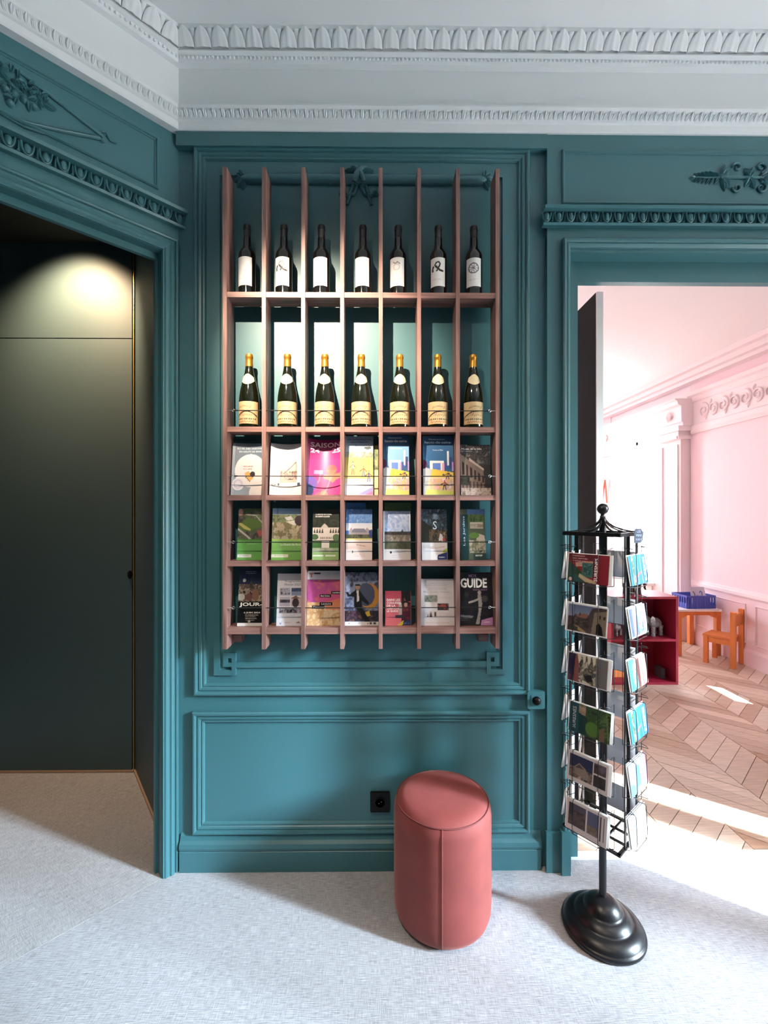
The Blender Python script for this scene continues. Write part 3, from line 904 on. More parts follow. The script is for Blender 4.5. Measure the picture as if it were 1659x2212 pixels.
# children's table, crate and chair
TX0, TX1, TY0, TY1, TH = 3.30, 3.80, 4.90, 5.39, .515
tbk = thing('play_table', 'small white topped play table with orange wooden legs by the pink wall', 'table', ((TX0 + TX1) / 2, (TY0 + TY1) / 2, 0))
MB().box(TX0, TX1, TY0, TY1, TH - .022, TH).build('tabletop', WINFR, tbk)
L = .05
for x in (TX0 + .005, TX1 - L - .005):
    for y in (TY0 + .005, TY1 - L - .005):
        MB().box(x, x + L, y, y + L, 0, TH - .022).build('leg', ORANGE, tbk)
for y in (TY0 + .015, TY1 - .04):
    ap = [(TX0 + L, TH - .022), (TX1 - L, TH - .022), (TX1 - L, TH - .10), (TX1 - L - .04, TH - .085), (TX1 - L - .08, TH - .065), (TX0 + L + .08, TH - .065), (TX0 + L + .04, TH - .085), (TX0 + L, TH - .10)]
    MB().prism(ap, lambda a, c, d: (a, d, c), y, y + .022).build('apron', ORANGE, tbk)
for x in (TX0 + .015, TX1 - .037):
    MB().box(x, x + .022, TY0 + L + .005, TY1 - L - .005, TH - .075, TH - .022).build('apron', ORANGE, tbk)
cr = thing('crate', 'blue slatted plastic crate on the white topped play table', 'crate', (3.60, 5.07, TH + .0008), R(4))
cw, cd, ch = .168, .12, .145
MB().box(-cw, cw, -cd, cd, 0, .008).build('base', BLUEP, cr, local=True)
for sy in (-1, 1):
    MB().box(-cw, cw, sy * cd - .004, sy * cd + .004, ch - .022, ch).build('rim', BLUEP, cr, local=True)
    MB().box(-cw, cw, sy * cd - .003, sy * cd + .003, .0, .03).build('rim', BLUEP, cr, local=True)
    MB().box(-cw + .08, cw - .08, sy * cd - .003, sy * cd + .003, .03, ch - .02).build('side_plate', BLUEP, cr, local=True)
    for i in range(11):
        x = -cw + .012 + i * (2 * cw - .024) / 10
        MB().box(x - .006, x + .006, sy * cd - .006, sy * cd + .006, .0, ch - .01).build('slat', BLUEP, cr, local=True)
for sx in (-1, 1):
    MB().box(sx * cw - .004, sx * cw + .004, -cd, cd, ch - .022, ch).build('rim', BLUEP, cr, local=True)
    MB().box(sx * cw - .003, sx * cw + .003, -cd, cd, .0, .06).build('rim', BLUEP, cr, local=True)
    for i in range(7):
        y = -cd + .012 + i * (2 * cd - .024) / 6
        MB().box(sx * cw - .006, sx * cw + .006, y - .006, y + .006, .0, ch - .01).build('slat', BLUEP, cr, local=True)
ch_ = thing('child_chair', 'small orange wooden child chair in front of the play table', 'chair', (3.65, 4.68, 0), R(36))
cw2, cd2, sh = .13, .14, .30
def cb(n, *a): return MB().box(*a).build(n, ORANGE, ch_, local=True)
for sx in (-1, 1):
    cb('leg', sx * cw2 - .02, sx * cw2 + .02, cd2 - .04, cd2, 0, sh - .02)
    cb('leg', sx * cw2 - .022, sx * cw2 + .022, -cd2, -cd2 + .045, 0, .575)
    cb('side_rail', sx * cw2 - .012, sx * cw2 + .012, -cd2 + .045, cd2 - .04, sh - .075, sh - .025)
cb('seat', -cw2 - .005, cw2 + .005, -cd2 + .046, cd2 + .01, sh - .02, sh)
bk_ = MB(); bk_.prism([(-cw2 + .022, 0), (cw2 - .022, 0), (cw2 - .022, .10), (cw2 - .05, .125), (-cw2 + .05, .125), (-cw2 + .022, .10)], lambda a, c, d: (a, -cd2 + .012 + d, .42 + c), 0, .02)
bk_.build('backrest', ORANGE, ch_, local=True)
# ================================================================== printed things
class Cv:
    """small canvas: flat print only, coordinates u to the right and v downward, 0..1"""
    def __init__(s, w, h, base, seed=1):
        s.w, s.h = w, h
        s.a = np.empty((h, w, 3)); s.a[:] = hexc(base)
        s.U, s.V = np.meshgrid((np.arange(w)) / (w - 1), (np.arange(h)) / (h - 1))
        s.asp = h / w; s.r = np.random.RandomState(seed)
    def _p(s, m, c, al=1.0):
        s.a[m] = s.a[m] * (1 - al) + np.array(hexc(c)) * al
    def rect(s, u0, v0, u1, v1, c, al=1.0): s._p((s.U >= u0) & (s.U <= u1) & (s.V >= v0) & (s.V <= v1), c, al); return s
    def ell(s, u, v, ru, c, rv=None, al=1.0):
        rv = rv or ru / s.asp
        s._p(((s.U - u) / ru) ** 2 + ((s.V - v) / rv) ** 2 <= 1, c, al); return s
    def ring(s, u, v, ru, w, c):
        d = np.sqrt(((s.U - u) / ru) ** 2 + ((s.V - v) / (ru / s.asp)) ** 2); s._p(np.abs(d - 1) < w, c); return s
    def poly(s, pts, c, al=1.0):
        ins = np.zeros(s.U.shape, bool); n = len(pts)
        for i in range(n):
            (x1, y1), (x2, y2) = pts[i], pts[(i + 1) % n]
            if y1 == y2: continue
            ins ^= ((s.V < y1) != (s.V < y2)) & (s.U < (x2 - x1) * (s.V - y1) / (y2 - y1) + x1)
        s._p(ins, c, al); return s
    def grad(s, v0, v1, c0, c1, u0=0, u1=1):
        m = (s.V >= v0) & (s.V <= v1) & (s.U >= u0) & (s.U <= u1)
        t = ((s.V - v0) / (v1 - v0))[..., None]
        s.a[m] = (np.array(hexc(c0)) * (1 - t) + np.array(hexc(c1)) * t)[m]; return s
    def noise(s, sc, m=None):
        gx, gy = max(2, int(sc)), max(2, int(sc * s.asp))
        g = s.r.rand(gy + 2, gx + 2)
        x = s.U * gx; y = s.V * gy; i = x.astype(int); j = y.astype(int); fx = x - i; fy = y - j
        return (g[j, i] * (1 - fx) + g[j, i + 1] * fx) * (1 - fy) + (g[j + 1, i] * (1 - fx) + g[j + 1, i + 1] * fx) * fy
    def mott(s, u0, v0, u1, v1, cols, sc=9):
        m = (s.U >= u0) & (s.U <= u1) & (s.V >= v0) & (s.V <= v1)
        f = .5 * s.noise(sc * 1.3) + .3 * s.noise(sc * 2.9) + .2 * s.noise(sc * 5.5)
        f = np.clip((f - .25) / .5, 0, .999) * (len(cols) - 1)
        i = f.astype(int); t = (f - i)[..., None]; cc = np.array([hexc(c) for c in cols])
        s.a[m] = (cc[i] * (1 - t) + cc[np.minimum(i + 1, len(cols) - 1)] * t)[m]; return s
    def line(s, pts, w, c):
        for (x1, y1), (x2, y2) in zip(pts, pts[1:]):
            dx, dy = x2 - x1, (y2 - y1) * s.asp; L2 = dx * dx + dy * dy + 1e-9
            t = np.clip(((s.U - x1) * dx + (s.V - y1) * s.asp * dy) / L2, 0, 1)
            s._p(np.hypot(s.U - x1 - t * dx, (s.V - y1) * s.asp - t * dy) < w, c)
        return s
    def lines(s, u0, v0, u1, dv, n, c, th=.006):
        """rows of small print"""
        for k in range(n):
            e = u0 + (u1 - u0) * s.r.uniform(.7, 1)
            m = (s.U >= u0) & (s.U <= e) & (np.abs(s.V - v0 - k * dv) < th) & (s.r.rand(*s.U.shape) > .25)
            s._p(m, c)
        return s

def print_mesh(name, P, cv, m, thick=None):
    """surface P(u, v, off) carrying the canvas as a colour attribute; thick gives it a back and edges"""
    h, w = cv.h, cv.w
    fr = P(cv.U, cv.V, 0.0).reshape(-1, 3)
    idx = np.arange(h * w).reshape(h, w)
    q = np.stack([idx[1:, :-1], idx[1:, 1:], idx[:-1, 1:], idx[:-1, :-1]], -1).reshape(-1, 4)
    cols = [np.c_[s2l(cv.a.reshape(-1, 3)) * 0.72, np.ones(h * w)]]
    verts = [fr]; loops = [q.ravel()]; tot = [np.full(len(q), 4)]
    if thick:
        bd = np.r_[idx[-1, :], idx[-2::-1, -1], idx[0, -2::-1], idx[1:-1, 0]]
        Ub, Vb = cv.U.ravel()[bd], cv.V.ravel()[bd]
        e1 = P(Ub, Vb, 0.0); e2 = P(Ub, Vb, -thick)
        n = len(bd); b0 = h * w
        verts += [e1, e2]; cols += [np.full((2 * n, 4), [.62, .61, .60, 1])]
        i = np.arange(n); j = (i + 1) % n
        sk = np.stack([b0 + i, b0 + n + i, b0 + n + j, b0 + j], -1)
        k = np.arange(w - 1); tp = lambda c: (w - 1) + (h - 1) + (w - 1 - c)
        bq = np.stack([b0 + n + k, b0 + n + tp(k), b0 + n + tp(k + 1), b0 + n + k + 1], -1)
        loops += [sk.ravel(), bq.ravel()]; tot += [np.full(n, 4), np.full(w - 1, 4)]
    V = np.concatenate(verts); L = np.concatenate(loops); T = np.concatenate(tot)
    me = bpy.data.meshes.new(name)
    me.vertices.add(len(V)); me.vertices.foreach_set('co', V.astype(np.float32).ravel())
    me.loops.add(len(L)); me.loops.foreach_set('vertex_index', L.astype(np.int32))
    me.polygons.add(len(T)); st = np.r_[0, np.cumsum(T)[:-1]]
    me.polygons.foreach_set('loop_start', st.astype(np.int32)); me.polygons.foreach_set('loop_total', T.astype(np.int32))
    ca = me.color_attributes.new('print', 'FLOAT_COLOR', 'POINT')
    ca.data.foreach_set('color', np.concatenate(cols).astype(np.float32).ravel())
    me.materials.append(m); me.update(calc_edges=True); me.validate()
    return me

_fc = {}
def font_mesh(txt, bold):
    if (txt, bold) in _fc: return _fc[(txt, bold)]
    cu = bpy.data.curves.new('t', 'FONT'); cu.body = txt; cu.resolution_u = 2; cu.offset = bold
    ob = bpy.data.objects.new('t', cu); COL.objects.link(ob)
    dg = bpy.context.evaluated_depsgraph_get()
    me = bpy.data.meshes.new_from_object(ob.evaluated_get(dg))
    v = np.array([tuple(p.co) for p in me.vertices]); f = [tuple(p.vertices) for p in me.polygons]
    bpy.data.objects.remove(ob); bpy.data.curves.remove(cu); bpy.data.meshes.remove(me)
    _fc[(txt, bold)] = (v, f); return v, f
def lettering(txt, P, rect, ink, parent, bold=0.0, turn=0, off=.0007):
    v, f = font_mesh(txt, bold)
    x = (v[:, 0] - v[:, 0].min()) / max(1e-6, np.ptp(v[:, 0])); y = (v[:, 1] - v[:, 1].min()) / max(1e-6, np.ptp(v[:, 1]))
    if turn == 90: x, y = 1 - y, x          # reads upward
    if turn == -90: x, y = y, 1 - x         # reads downward
    u = rect[0] + (rect[2] - rect[0]) * x; w = rect[3] - (rect[3] - rect[1]) * y
    p = P(u, w, off)
    me = bpy.data.meshes.new('lettering'); me.from_pydata([tuple(a) for a in p], [], f); me.materials.append(ink); me.update()
    o = bpy.data.objects.new('lettering', me); COL.objects.link(o); o.parent = parent
    return o

def sheet_surface(Wd, H, lean, bend, tw=0.0):
    sl, cl = math.sin(lean), math.cos(lean)
    def P(u, v, off):
        u = np.asarray(u, float); v = np.asarray(v, float)
        x = (u - .5) * Wd
        y = bend * (1 - (2 * u - 1) ** 2) * (.4 + .6 * (1 - v)) - off
        z = (1 - v) * H
        return np.stack([x, z * sl + y * cl, z * cl - y * sl + 0 * x], -1)
    return P
def sheet(name, label, cat, loc, Wd, H, cv, lean=R(9), bend=0.0, thick=.002, rotz=0.0, texts=(), group=None, m=None):
    P = sheet_surface(Wd, H, lean, bend)
    o = bpy.data.objects.new(name, print_mesh(name, P, cv, m or PRINT, thick)); COL.objects.link(o)
    o.location = loc; o.rotation_euler = (0, 0, rotz)
    tag(o, label, cat, group)
    for t in texts: lettering(t[0], P, t[1], t[2], o, *(t[3:]))
    return o

# ================================================================== display rack on the wall
RF, RBK = 1.882, 1.974
rack = thing('display_rack', 'walnut wall rack of seven narrow columns holding bottles and brochures', 'rack', (X(780, RF), RBK, Zh(780, 1402, RF)))
DPX = [485.3, 569.8, 654.8, 739.0, 822.4, 905.4, 989.3, 1075.0]
dx = [X(p, RF) for p in DPX]; th = .0082
zt0, zb0 = Zh(780, 362, RF), Zh(780, 1402, RF)
for i, x in enumerate(dx):
    h = th * (1.12 if i in (0,) else 1)
    MB().box(x - h, x + h, RF, RBK, zb0, zt0).build('divider', WALNUT_V, rack)
SHY = [(631.5, 643), (922, 933), (1069.5, 1080.5), (1212, 1223), (1356, 1369.5)]
SH = []
for a, b_ in SHY:
    z1, z0 = Zh(780, a, RF + .004), Zh(780, b_, RF + .004); SH.append(z1)
    for i in range(7):
        MB().box(dx[i] + th, dx[i + 1] - th, RF + .004, RBK, z0, z1).build('shelf', WALNUT_H, rack)
for px in (511, 1045):
    b = MB(); xx = X(px, 1.95)
    b.box(xx - .022, xx + .022, RBK - .02, 1.999, Zh(780, 1387, 1.95), Zh(780, 1372, 1.95)); b.build('mounting_block', WALNUT_H, rack)
for y in (887, 1028.5, 1171, 1312.5):
    Yc = RF + .0025; z = Zh(780, y, Yc)
    x0, x1 = X(506, Yc), X(1056, Yc)
    cd_ = MB().tube([(x0, Yc, z), ((x0 + x1) / 2, Yc, z - .001), (x1, Yc, z)], .0021, 6).build('cord', CORD, rack)
    for x, sg in ((x0, -1), (x1, 1)):
        hk = MB(); pts = [(x + sg * .004 + .005 * math.cos(a), Yc, z + .005 * math.sin(a)) for a in [2 * math.pi * k / 12 for k in range(12)]]
        hk.tube(pts, .0013, 6, closed=True); hk.tube([(x + sg * .009, Yc, z), ((dx[0] + th) if sg < 0 else (dx[-1] - th), Yc, z)], .0014, 6)
        hk.build('eye_hook', STEEL, cd_, smooth=True)
        MB().tube([(x - sg * .002, Yc, z), (x - sg * .014, Yc, z)], .0032, 6).build('cord_knot', CORD, cd_)

# ------------------------------------------------------------------ bottles
BY = 1.930
def curved_label(r_of_z, z0, z1, half, off=.0005):
    def P(u, v, o):
        u = np.asarray(u, float); v = np.asarray(v, float)
        a = R(-90) + (u - .5) * 2 * half; z = z1 + (z0 - z1) * v
        r = np.interp(z, r_of_z[1], r_of_z[0]) + off + o
        return np.stack([r * np.cos(a), r * np.sin(a), z], -1)
    return P
def prof_ip(prof):
    return ([p[0] for p in prof], [p[1] + i * 1e-6 for i, p in enumerate(prof)])
H1 = Zh(780, 488.5, BY) - SH[0]
rb1 = .0362
DK = [(.0001, .012), (.02, .004), (rb1 - .004, 0), (rb1, .004), (rb1, H1 * .565), (rb1 - .003, H1 * .60), (rb1 * .72, H1 * .645), (rb1 * .53, H1 * .68), (rb1 * .46, H1 * .74), (rb1 * .42, H1 * .84)]
DKC = [(rb1 * .43, H1 * .80), (rb1 * .42, H1 * .93), (rb1 * .46, H1 * .935), (rb1 * .45, H1 * .975), (rb1 * .40, H1 * .995), (.0001, H1)]
top_desc = ['with a plain white label, leftmost cell of the top row', 'with bold black brush letter on its label, second cell of the top row',
            'with a plain white label, third cell of the top row', 'with a plain white label, middle cell of the top row',
            'with small grey crest on its white label, fifth in the top row', 'with black brush letter on its label, next to last in the top row',
            'with grey scribbled flower on its label, last in the top row']
def top_label(i):
    c = Cv(36, 64, '#ffffff', i)
    if i in (1, 5):
        k = '#3a3438' if i == 1 else '#141214'
        c.line([(.34, .26), (.44, .17), (.58, .16), (.66, .22), (.62, .31), (.48, .37)], .045, '#8d888c' if i == 1 else k)
        c.line([(.40, .30), (.54, .39), (.66, .45), (.82, .47)], .065, k).line([(.24, .31), (.19, .38), (.20, .46)], .06, k).line([(.56, .38), (.46, .46)], .05, k)
    if i == 4: c.line([(.3, .16), (.45, .22), (.55, .16), (.7, .22)], .04, '#a8a3a6').ring(.5, .34, .18, .18, '#e0d9dc')
    if i == 6:
        for k in range(9):
            a = k * .7; c.line([(.5, .36), (.5 + .3 * math.cos(a), .36 + .17 * math.sin(a))], .018, '#6d6b70')
        c.ring(.5, .36, .3, .12, '#6d6b70')
    c.lines(.2, .74, .8, .03, 2, '#d8cccf', .008)
    return c
for i, px in enumerate((534, 613.5, 694.5, 784, 860, 947, 1023.5)):
    x = X(px, BY)
    b = thing('wine_bottle', 'black bottle ' + top_desc[i], 'bottle', (x, BY, SH[0] + .0006), 0, 'black bottles on the top shelf row')
    MB().lathe(DK, (0, 0, 0), 28).build('bottle_glass', GLASSB, b, smooth=True, local=True)
    MB().lathe(DKC, (0, 0, 0), 24).build('capsule', FOILK, b, smooth=True, local=True)
    cut = (-.1 if i < 3 else (.15 if i > 3 else 0))
    P = curved_label(prof_ip(DK), H1 * .105, H1 * .50, R(56))
    me = print_mesh('bottle_label', P, top_label(i), LABELP)
    lb = bpy.data.objects.new('bottle_label', me); COL.objects.link(lb); lb.parent = b; lb.rotation_euler = (0, 0, R(-8 if i < 4 else -14))

H2 = Zh(780, 765.5, BY) - SH[1]
rb2 = .0425
GD = [(.0001, .012), (.022, .004), (rb2 - .004, 0), (rb2, .004), (rb2, H2 * .36), (rb2 * .97, H2 * .42), (rb2 * .86, H2 * .52), (rb2 * .68, H2 * .62), (rb2 * .50, H2 * .72), (rb2 * .40, H2 * .79), (rb2 * .36, H2 * .85)]
GDC = [(rb2 * .385, H2 * .80), (rb2 * .36, H2 * .90), (rb2 * .355, H2 * .935), (rb2 * .385, H2 * .94), (rb2 * .385, H2 * .965), (rb2 * .33, H2 * .99), (.0001, H2)]
def main_label():
    c = Cv(64, 44, '#d2b98a', 3)
    c.rect(0, 0, 1, .04, '#d9bd92').rect(0, .95, 1, 1, '#c9a878')
    for k in range(6): c.line([(.26 + .08 * k, .30 - .1 * math.sin(k * .6)), (.32 + .08 * k, .20)], .014, '#a58d66')
    c.ell(.38, .46, .05, '#c05a50').ell(.38, .46, .025, '#f0d8b8')
    for k in range(9): c.line([(.16 + .07 * k, .60 + .02 * math.sin(k * 2)), (.20 + .07 * k, .54)], .012, '#977c58')
    for k in range(12): c.rect(.08 + .07 * k, .70, .125 + .07 * k, .77, '#5f5240')
    for k in range(7): c.line([(.2 + .09 * k, .88), (.25 + .09 * k, .83), (.27 + .09 * k, .89)], .012, '#a9694c')
    return c
ML = main_label()
gold_pos = ('leftmost', 'second', 'third', 'middle', 'fifth', 'next to last', 'rightmost')
for i, px in enumerate((538.5, 621, 702, 780.5, 863.5, 945.5, 1022)):
    x = X(px, BY)
    b = thing('wine_bottle', 'green wine bottle with gold foil and cream label, %s in the second row' % gold_pos[i], 'bottle', (x, BY, SH[1] + .0006), R(0), 'gold capped bottles on the second shelf row')
    MB().lathe(GD, (0, 0, 0), 32).build('bottle_glass', GLASSG, b, smooth=True, local=True)
    MB().lathe(GDC, (0, 0, 0), 24).build('foil_capsule', FOIL, b, smooth=True, local=True)
    P = curved_label(prof_ip(GD), H2 * .025, H2 * .335, R(84))
    me = print_mesh('bottle_label', P, ML, LABELP)
    lb = bpy.data.objects.new('bottle_label', me); COL.objects.link(lb); lb.parent = b; lb.rotation_euler = (0, 0, R((-12, -8, -4, -3, -2, 0, 4)[i]))
    # shield-shaped neck label following the shoulder
    nl = MB(); ip = prof_ip(GD); vs = []
    rows, cols = 6, 12
    for r_ in range(rows + 1):
        for k in range(cols + 1):
            s = -1 + 2 * k / cols
            a = R(-90) + s * R(62)
            ztop = H2 * (.715 - .045 * abs(s) ** 1.5); zbot = H2 * (.565 + .055 * abs(s) ** 1.6)
            z = zbot + (ztop - zbot) * r_ / rows
            r = float(np.interp(z, ip[1], ip[0])) + .0008
            vs.append((r * math.cos(a), r * math.sin(a), z))
    nl.add(vs, [(a * (cols + 1) + k, a * (cols + 1) + k + 1, (a + 1) * (cols + 1) + k + 1, (a + 1) * (cols + 1) + k) for a in range(rows) for k in range(cols)])
    nl.build('neck_label', mat('cream_label', '#d9cba6', .55, noise=((90, 90, 120), .07)), b, smooth=True, local=True)
# loops of cord hanging across the bottle labels belong to the rack cord above

# ------------------------------------------------------------------ brochures
BPY = 1.925
def broch(col, row, x0, y0, x1, label, cv, cat='brochure', name='brochure', lean=R(8), bend=0.0, thick=.004, texts=(), Y=BPY, dyb=0.0, hpx=None):
    zb = SH[row] + .0006 + dyb + (thick + bend * .4) * math.sin(lean)
    a, c = X(x0, Y), X(x1, Y)
    a = max(a, dx[col] + th + .001); c = min(c, dx[col + 1] - th - .001)
    zt_ = Zh((x0 + x1) / 2, y0, Y + .02)
    H = (zt_ - zb) / math.cos(lean)
    return sheet(name, label, cat, ((a + c) / 2, Y - .012, zb), c - a, H, cv, lean, bend, thick, 0, texts)
NW, NH = 66, 104
# row 3
c = Cv(NW, NH, '#8f9fb0', 1); c.grad(0, 1, '#5d7186', '#a3b0bb').rect(0, 0, .09, 1, '#b9c3cd', .6)
c.ell(.60, .53, .50, '#f3efef').ell(.22, .79, .19, '#efe9ee').ring(.22, .79, .12, .25, '#d8d0dc').ell(.95, .97, .36, '#f1ebea')
c.poly([(.42, .58), (.55, .54), (.72, .66), (.60, .75), (.48, .68)], '#eab463').ell(.68, .60, .085, '#1a1720').lines(.36, .45, .78, .05, 2, '#b98a86', .01)
for k in range(4): c.ell(.47 + .04 * k, .66 + .025 * k, .018, '#2a2530')
broch(0, 2, 500, 957, 566, 'blue grey brochure with large white circle and yellow bee shape', c, bend=.006, texts=[('AU FIL DES SAISONS', (.14, .09, .96, .12), INKLB), ('EN HAUTS DE SEINE', (.22, .15, .96, .18), INKLB)])
c = Cv(NW, NH, '#f3eeee', 2); c.rect(0, 0, 1, .16, '#d6d8dc').grad(0, .2, '#c3c7cd', '#efebec')
c.rect(.30, .34, .84, .76, '#cdb9ae').mott(.30, .34, .84, .52, ['#e3d3c6', '#d8c6bb'], 5).mott(.32, .54, .84, .70, ['#5d5050', '#a08b82', '#d9c6ba', '#3c3436'], 10)
c.line([(.46, .56), (.80, .36)], .012, '#6d5f5c').line([(.80, .36), (.80, .56)], .01, '#6d5f5c').rect(.24, .77, .28, .82, '#3d4150').rect(.86, .76, .94, .82, '#4b5070').lines(.05, .80, .20, .02, 2, '#9c948f')
broch(1, 2, 583, 957, 652, 'white brochure with an old sepia street scene in its middle', c, bend=.020, texts=[('Promenades', (.25, .08, .85, .115), INKG), ('Patrimoine', (.25, .14, .85, .175), INKG), ('en ville', (.4, .20, .75, .235), INKG)])
c = Cv(NW, NH, '#e0418f', 3)
f = c.noise(3) ; g = c.noise(4)
m = f > .55; c._p(m & (c.V > .55), '#f2707f', .8); c._p((g > .62) & (c.V > .5), '#f59a6a', .8)
c._p((np.abs(np.sin(c.U * 7 + c.V * 5 + 2 * f)) < .22) & (c.V > .55), '#f7a8b4', .6)
c.ell(.08, .80, .22, '#7a5fb4').ell(.02, .92, .18, '#28365e').ell(.72, .56, .16, '#ee7c46', al=.6).rect(.20, .56, .46, .63, '#f6b6d6', .8).grad(0, .36, '#8a1b62', '#d53a88')
broch(2, 2, 662, 946, 737, 'magenta season brochure with large white capitals at its top', c, bend=.030, texts=[('SAISON', (.08, .055, .97, .145), INKW, .02), ('24', (.08, .165, .34, .245), INKW, .02), ('25', (.72, .165, .97, .245), INKW, .02)])
c = Cv(NW, NH, '#bcd3ec', 4); c.grad(0, .35, '#9fb9d8', '#c9dbf0')
c.mott(0, .27, 1, .38, ['#6f7f62', '#9aa48c', '#b9c6da'], 8).rect(0, .36, 1, .74, '#f0d678').mott(0, .36, 1, .48, ['#f0d27a', '#e8c76a', '#9da66a'], 6)
c.rect(0, .72, 1, .80, '#f6ecd0').rect(0, .79, 1, 1, '#f4f0f4').poly([(.4, 1), (1, .86), (1, 1)], '#a8a6e0').poly([(.1, .96), (1, .80), (1, .86), (.3, 1)], '#cfd9f3').poly([(.7, 1), (1, .93), (1, 1)], '#d77fb8')
def fig(cv_, u, v, h, top, leg, skin='#6b4a3a'):
    cv_.ell(u, v, .028 * h * 9, skin).rect(u - .035 * h * 8, v + .03 * h * 8, u + .035 * h * 8, v + .16 * h * 8, top)
    cv_.line([(u - .02, v + .16 * h * 8), (u - .05, v + .3 * h * 8)], .016, leg).line([(u + .02, v + .16 * h * 8), (u + .04, v + .3 * h * 8)], .016, leg)
    cv_.line([(u, v + .06 * h * 8), (u - .13, v + .14 * h * 8)], .012, skin).line([(u, v + .06 * h * 8), (u + .12, v + .15 * h * 8)], .012, skin)
fig(c, .28, .44, .09, '#e3e6ea', '#7a4f3c'); fig(c, .66, .52, .07, '#e07a3e', '#5b6fc0'); fig(c, .85, .60, .07, '#6a57b8', '#6a57b8')
c.ell(.80, .20, .13, '#233a36', .025).lines(.06, .03, .9, .035, 3, '#6f8fb8', .007)
broch(3, 2, 743, 942, 806, 'pale blue and yellow leaflet with drawn people on a beach', c, texts=[('Les Hauts-de-Seine', (.08, .035, .92, .065), INKK), ('dans l\'histoire', (.2, .085, .85, .115), INKK), ('Rendez-vous', (.35, .145, .95, .18), INKK)])
c2 = Cv(20, 60, '#d6cfa4', 5); c2.mott(0, 0, 1, .5, ['#40563c', '#7a8c58', '#c6bd8c'], 4)
broch(3, 2, 797, 962, 817, 'narrow edge of a green and sand leaflet behind the beach leaflet', c2, Y=BPY + .016)
def hds(seed):
    c = Cv(NW, NH, '#2c5f8c', seed)
    c.grad(0, .5, '#2a5a86', '#3a73a4').poly([(.12, .20), (1, .20), (1, .52), (.2, .52)], '#7fb4e6' if seed == 1 else '#2f6698')
    c.rect(.22, .42, .68, .60, '#f2f2f6').rect(.32, .46, .58, .60, '#5f86d8').rect(.70, .45, .80, .56, '#3a4f9c').rect(.80, .26, .86, .50, '#e8eef6').rect(.86, .36, .96, .55, '#2d447e').rect(.62, .46, .70, .60, '#e6a8c6').rect(.94, .44, 1, .60, '#b99ad8')
    c.poly([(0, .52), (.35, .58), (.22, 1), (0, 1)], '#c2c4c6').ell(.02, .48, .12, '#541d44').poly([(.3, .56), (1, .62), (1, .74), (.24, .70)], '#f0cf4e')
    c.poly([(.2, .70), (1, .70), (1, 1), (.08, 1)], '#f3d7c0').mott(.22, .72, .98, .92, ['#f4e3d0', '#e9a2b4', '#f2d36a', '#c8b4e0', '#f7efe4'], 8).poly([(.06, 1), (.12, .90), (1, .93), (1, 1)], '#d8e07a')
    fig(c, .80, .62, .045, '#e8504c', '#24356c'); fig(c, .62, .64, .04, '#f09a4a', '#446')if False else None
    for u, v in ((.66, .66), (.84, .64), (.9, .67)): c.ell(u, v, .03, '#33405c')
    return c
c = hds(1)
broch(4, 2, 828, 939, 884, 'blue illustrated leaflet with light blue sky panel, fifth cell', c, texts=[('hauts-de-seine', (.06, .08, .92, .125), INKW, .01), ('Destination', (.2, .04, .72, .062), INKLB), ('Guide touristique', (.28, .225, .74, .245), INKW)])
c = hds(2); fig(c, .70, .76, .06, '#e0406c', '#20306a', '#4b3a34')
broch(5, 2, 914, 942, 980, 'blue illustrated leaflet without the light panel, next to last cell', c, lean=R(7), texts=[('hauts-de-seine', (.06, .085, .92, .13), INKLB, .01), ('Destination', (.2, .045, .72, .067), INKLB), ('Carte et Plan', (.32, .23, .66, .25), INKLB)])
c = Cv(NW, NH, '#3a3432', 6); c.mott(0, 0, 1, .4, ['#1c1a1c', '#5d5a5c', '#2c2a2a', '#8a8584'], 7)
c.poly([(0, .18), (.75, .50), (.82, .86), (0, .92)], '#8d7a70').poly([(.30, .26), (.78, .48), (.78, .52), (.30, .32)], '#d8c9bd')
for k in range(6): c.poly([(.06 + .13 * k, .33 + .055 * k), (.13 + .13 * k, .36 + .055 * k), (.13 + .13 * k, .60 + .03 * k), (.06 + .13 * k, .60 + .03 * k)], '#3c241e')
for k in range(7): c.poly([(.05 + .12 * k, .70 + .01 * k), (.10 + .12 * k, .70 + .01 * k), (.10 + .12 * k, .86), (.05 + .12 * k, .86)], '#56382e')
c.mott(0, .62, .3, .8, ['#20241c', '#5c5a48'], 6).mott(0, .86, 1, 1, ['#a38d80', '#e0cfc2', '#7f6c62'], 8)
broch(6, 2, 995, 961, 1060, 'brown photo brochure of a stone facade with columns', c, texts=[('Musée de la ville', (.05, .065, .72, .10), INKW), ('Histoire', (.05, .115, .4, .14), INKG)])
# row 4
c = Cv(NW, NH, '#6aa050', 11); c.mott(0, 0, 1, .62, ['#3c3a36', '#6d6860', '#4c6a34', '#8d8880'], 5).poly([(0, .34), (.35, .18), (.9, .24), (1, .34), (.6, .42), (.2, .44)], '#5d7c38').poly([(0, .30), (.25, .40), (.5, .44), (.5, .40), (.1, .28)], '#c6bf6e')
c.line([(0, .40), (.4, .55), (.55, .62)], .03, '#c9c2bc').poly([(.75, .44), (1, .42), (1, .54), (.85, .54)], '#b45a50').line([(.3, .12), (.7, .14), (1, .3)], .02, '#b9b4ae')
c.rect(0, .62, 1, 1, '#6fb35a').rect(0, .60, 1, .625, '#4d8a3c').ell(.08, .08, .1, '#d8a29a')
c.rect(.03, .885, .58, .945, '#f0f4ee').lines(.1, .915, .5, .02, 1, '#7f9a78', .006).lines(.4, .66, .95, .03, 2, '#a8d69a', .006)
broch(0, 3, 513, 1098, 567, 'green leaflet with aerial photo of a field, leftmost cell', c, texts=[('Parcours', (.25, .645, .72, .665), INKW)])
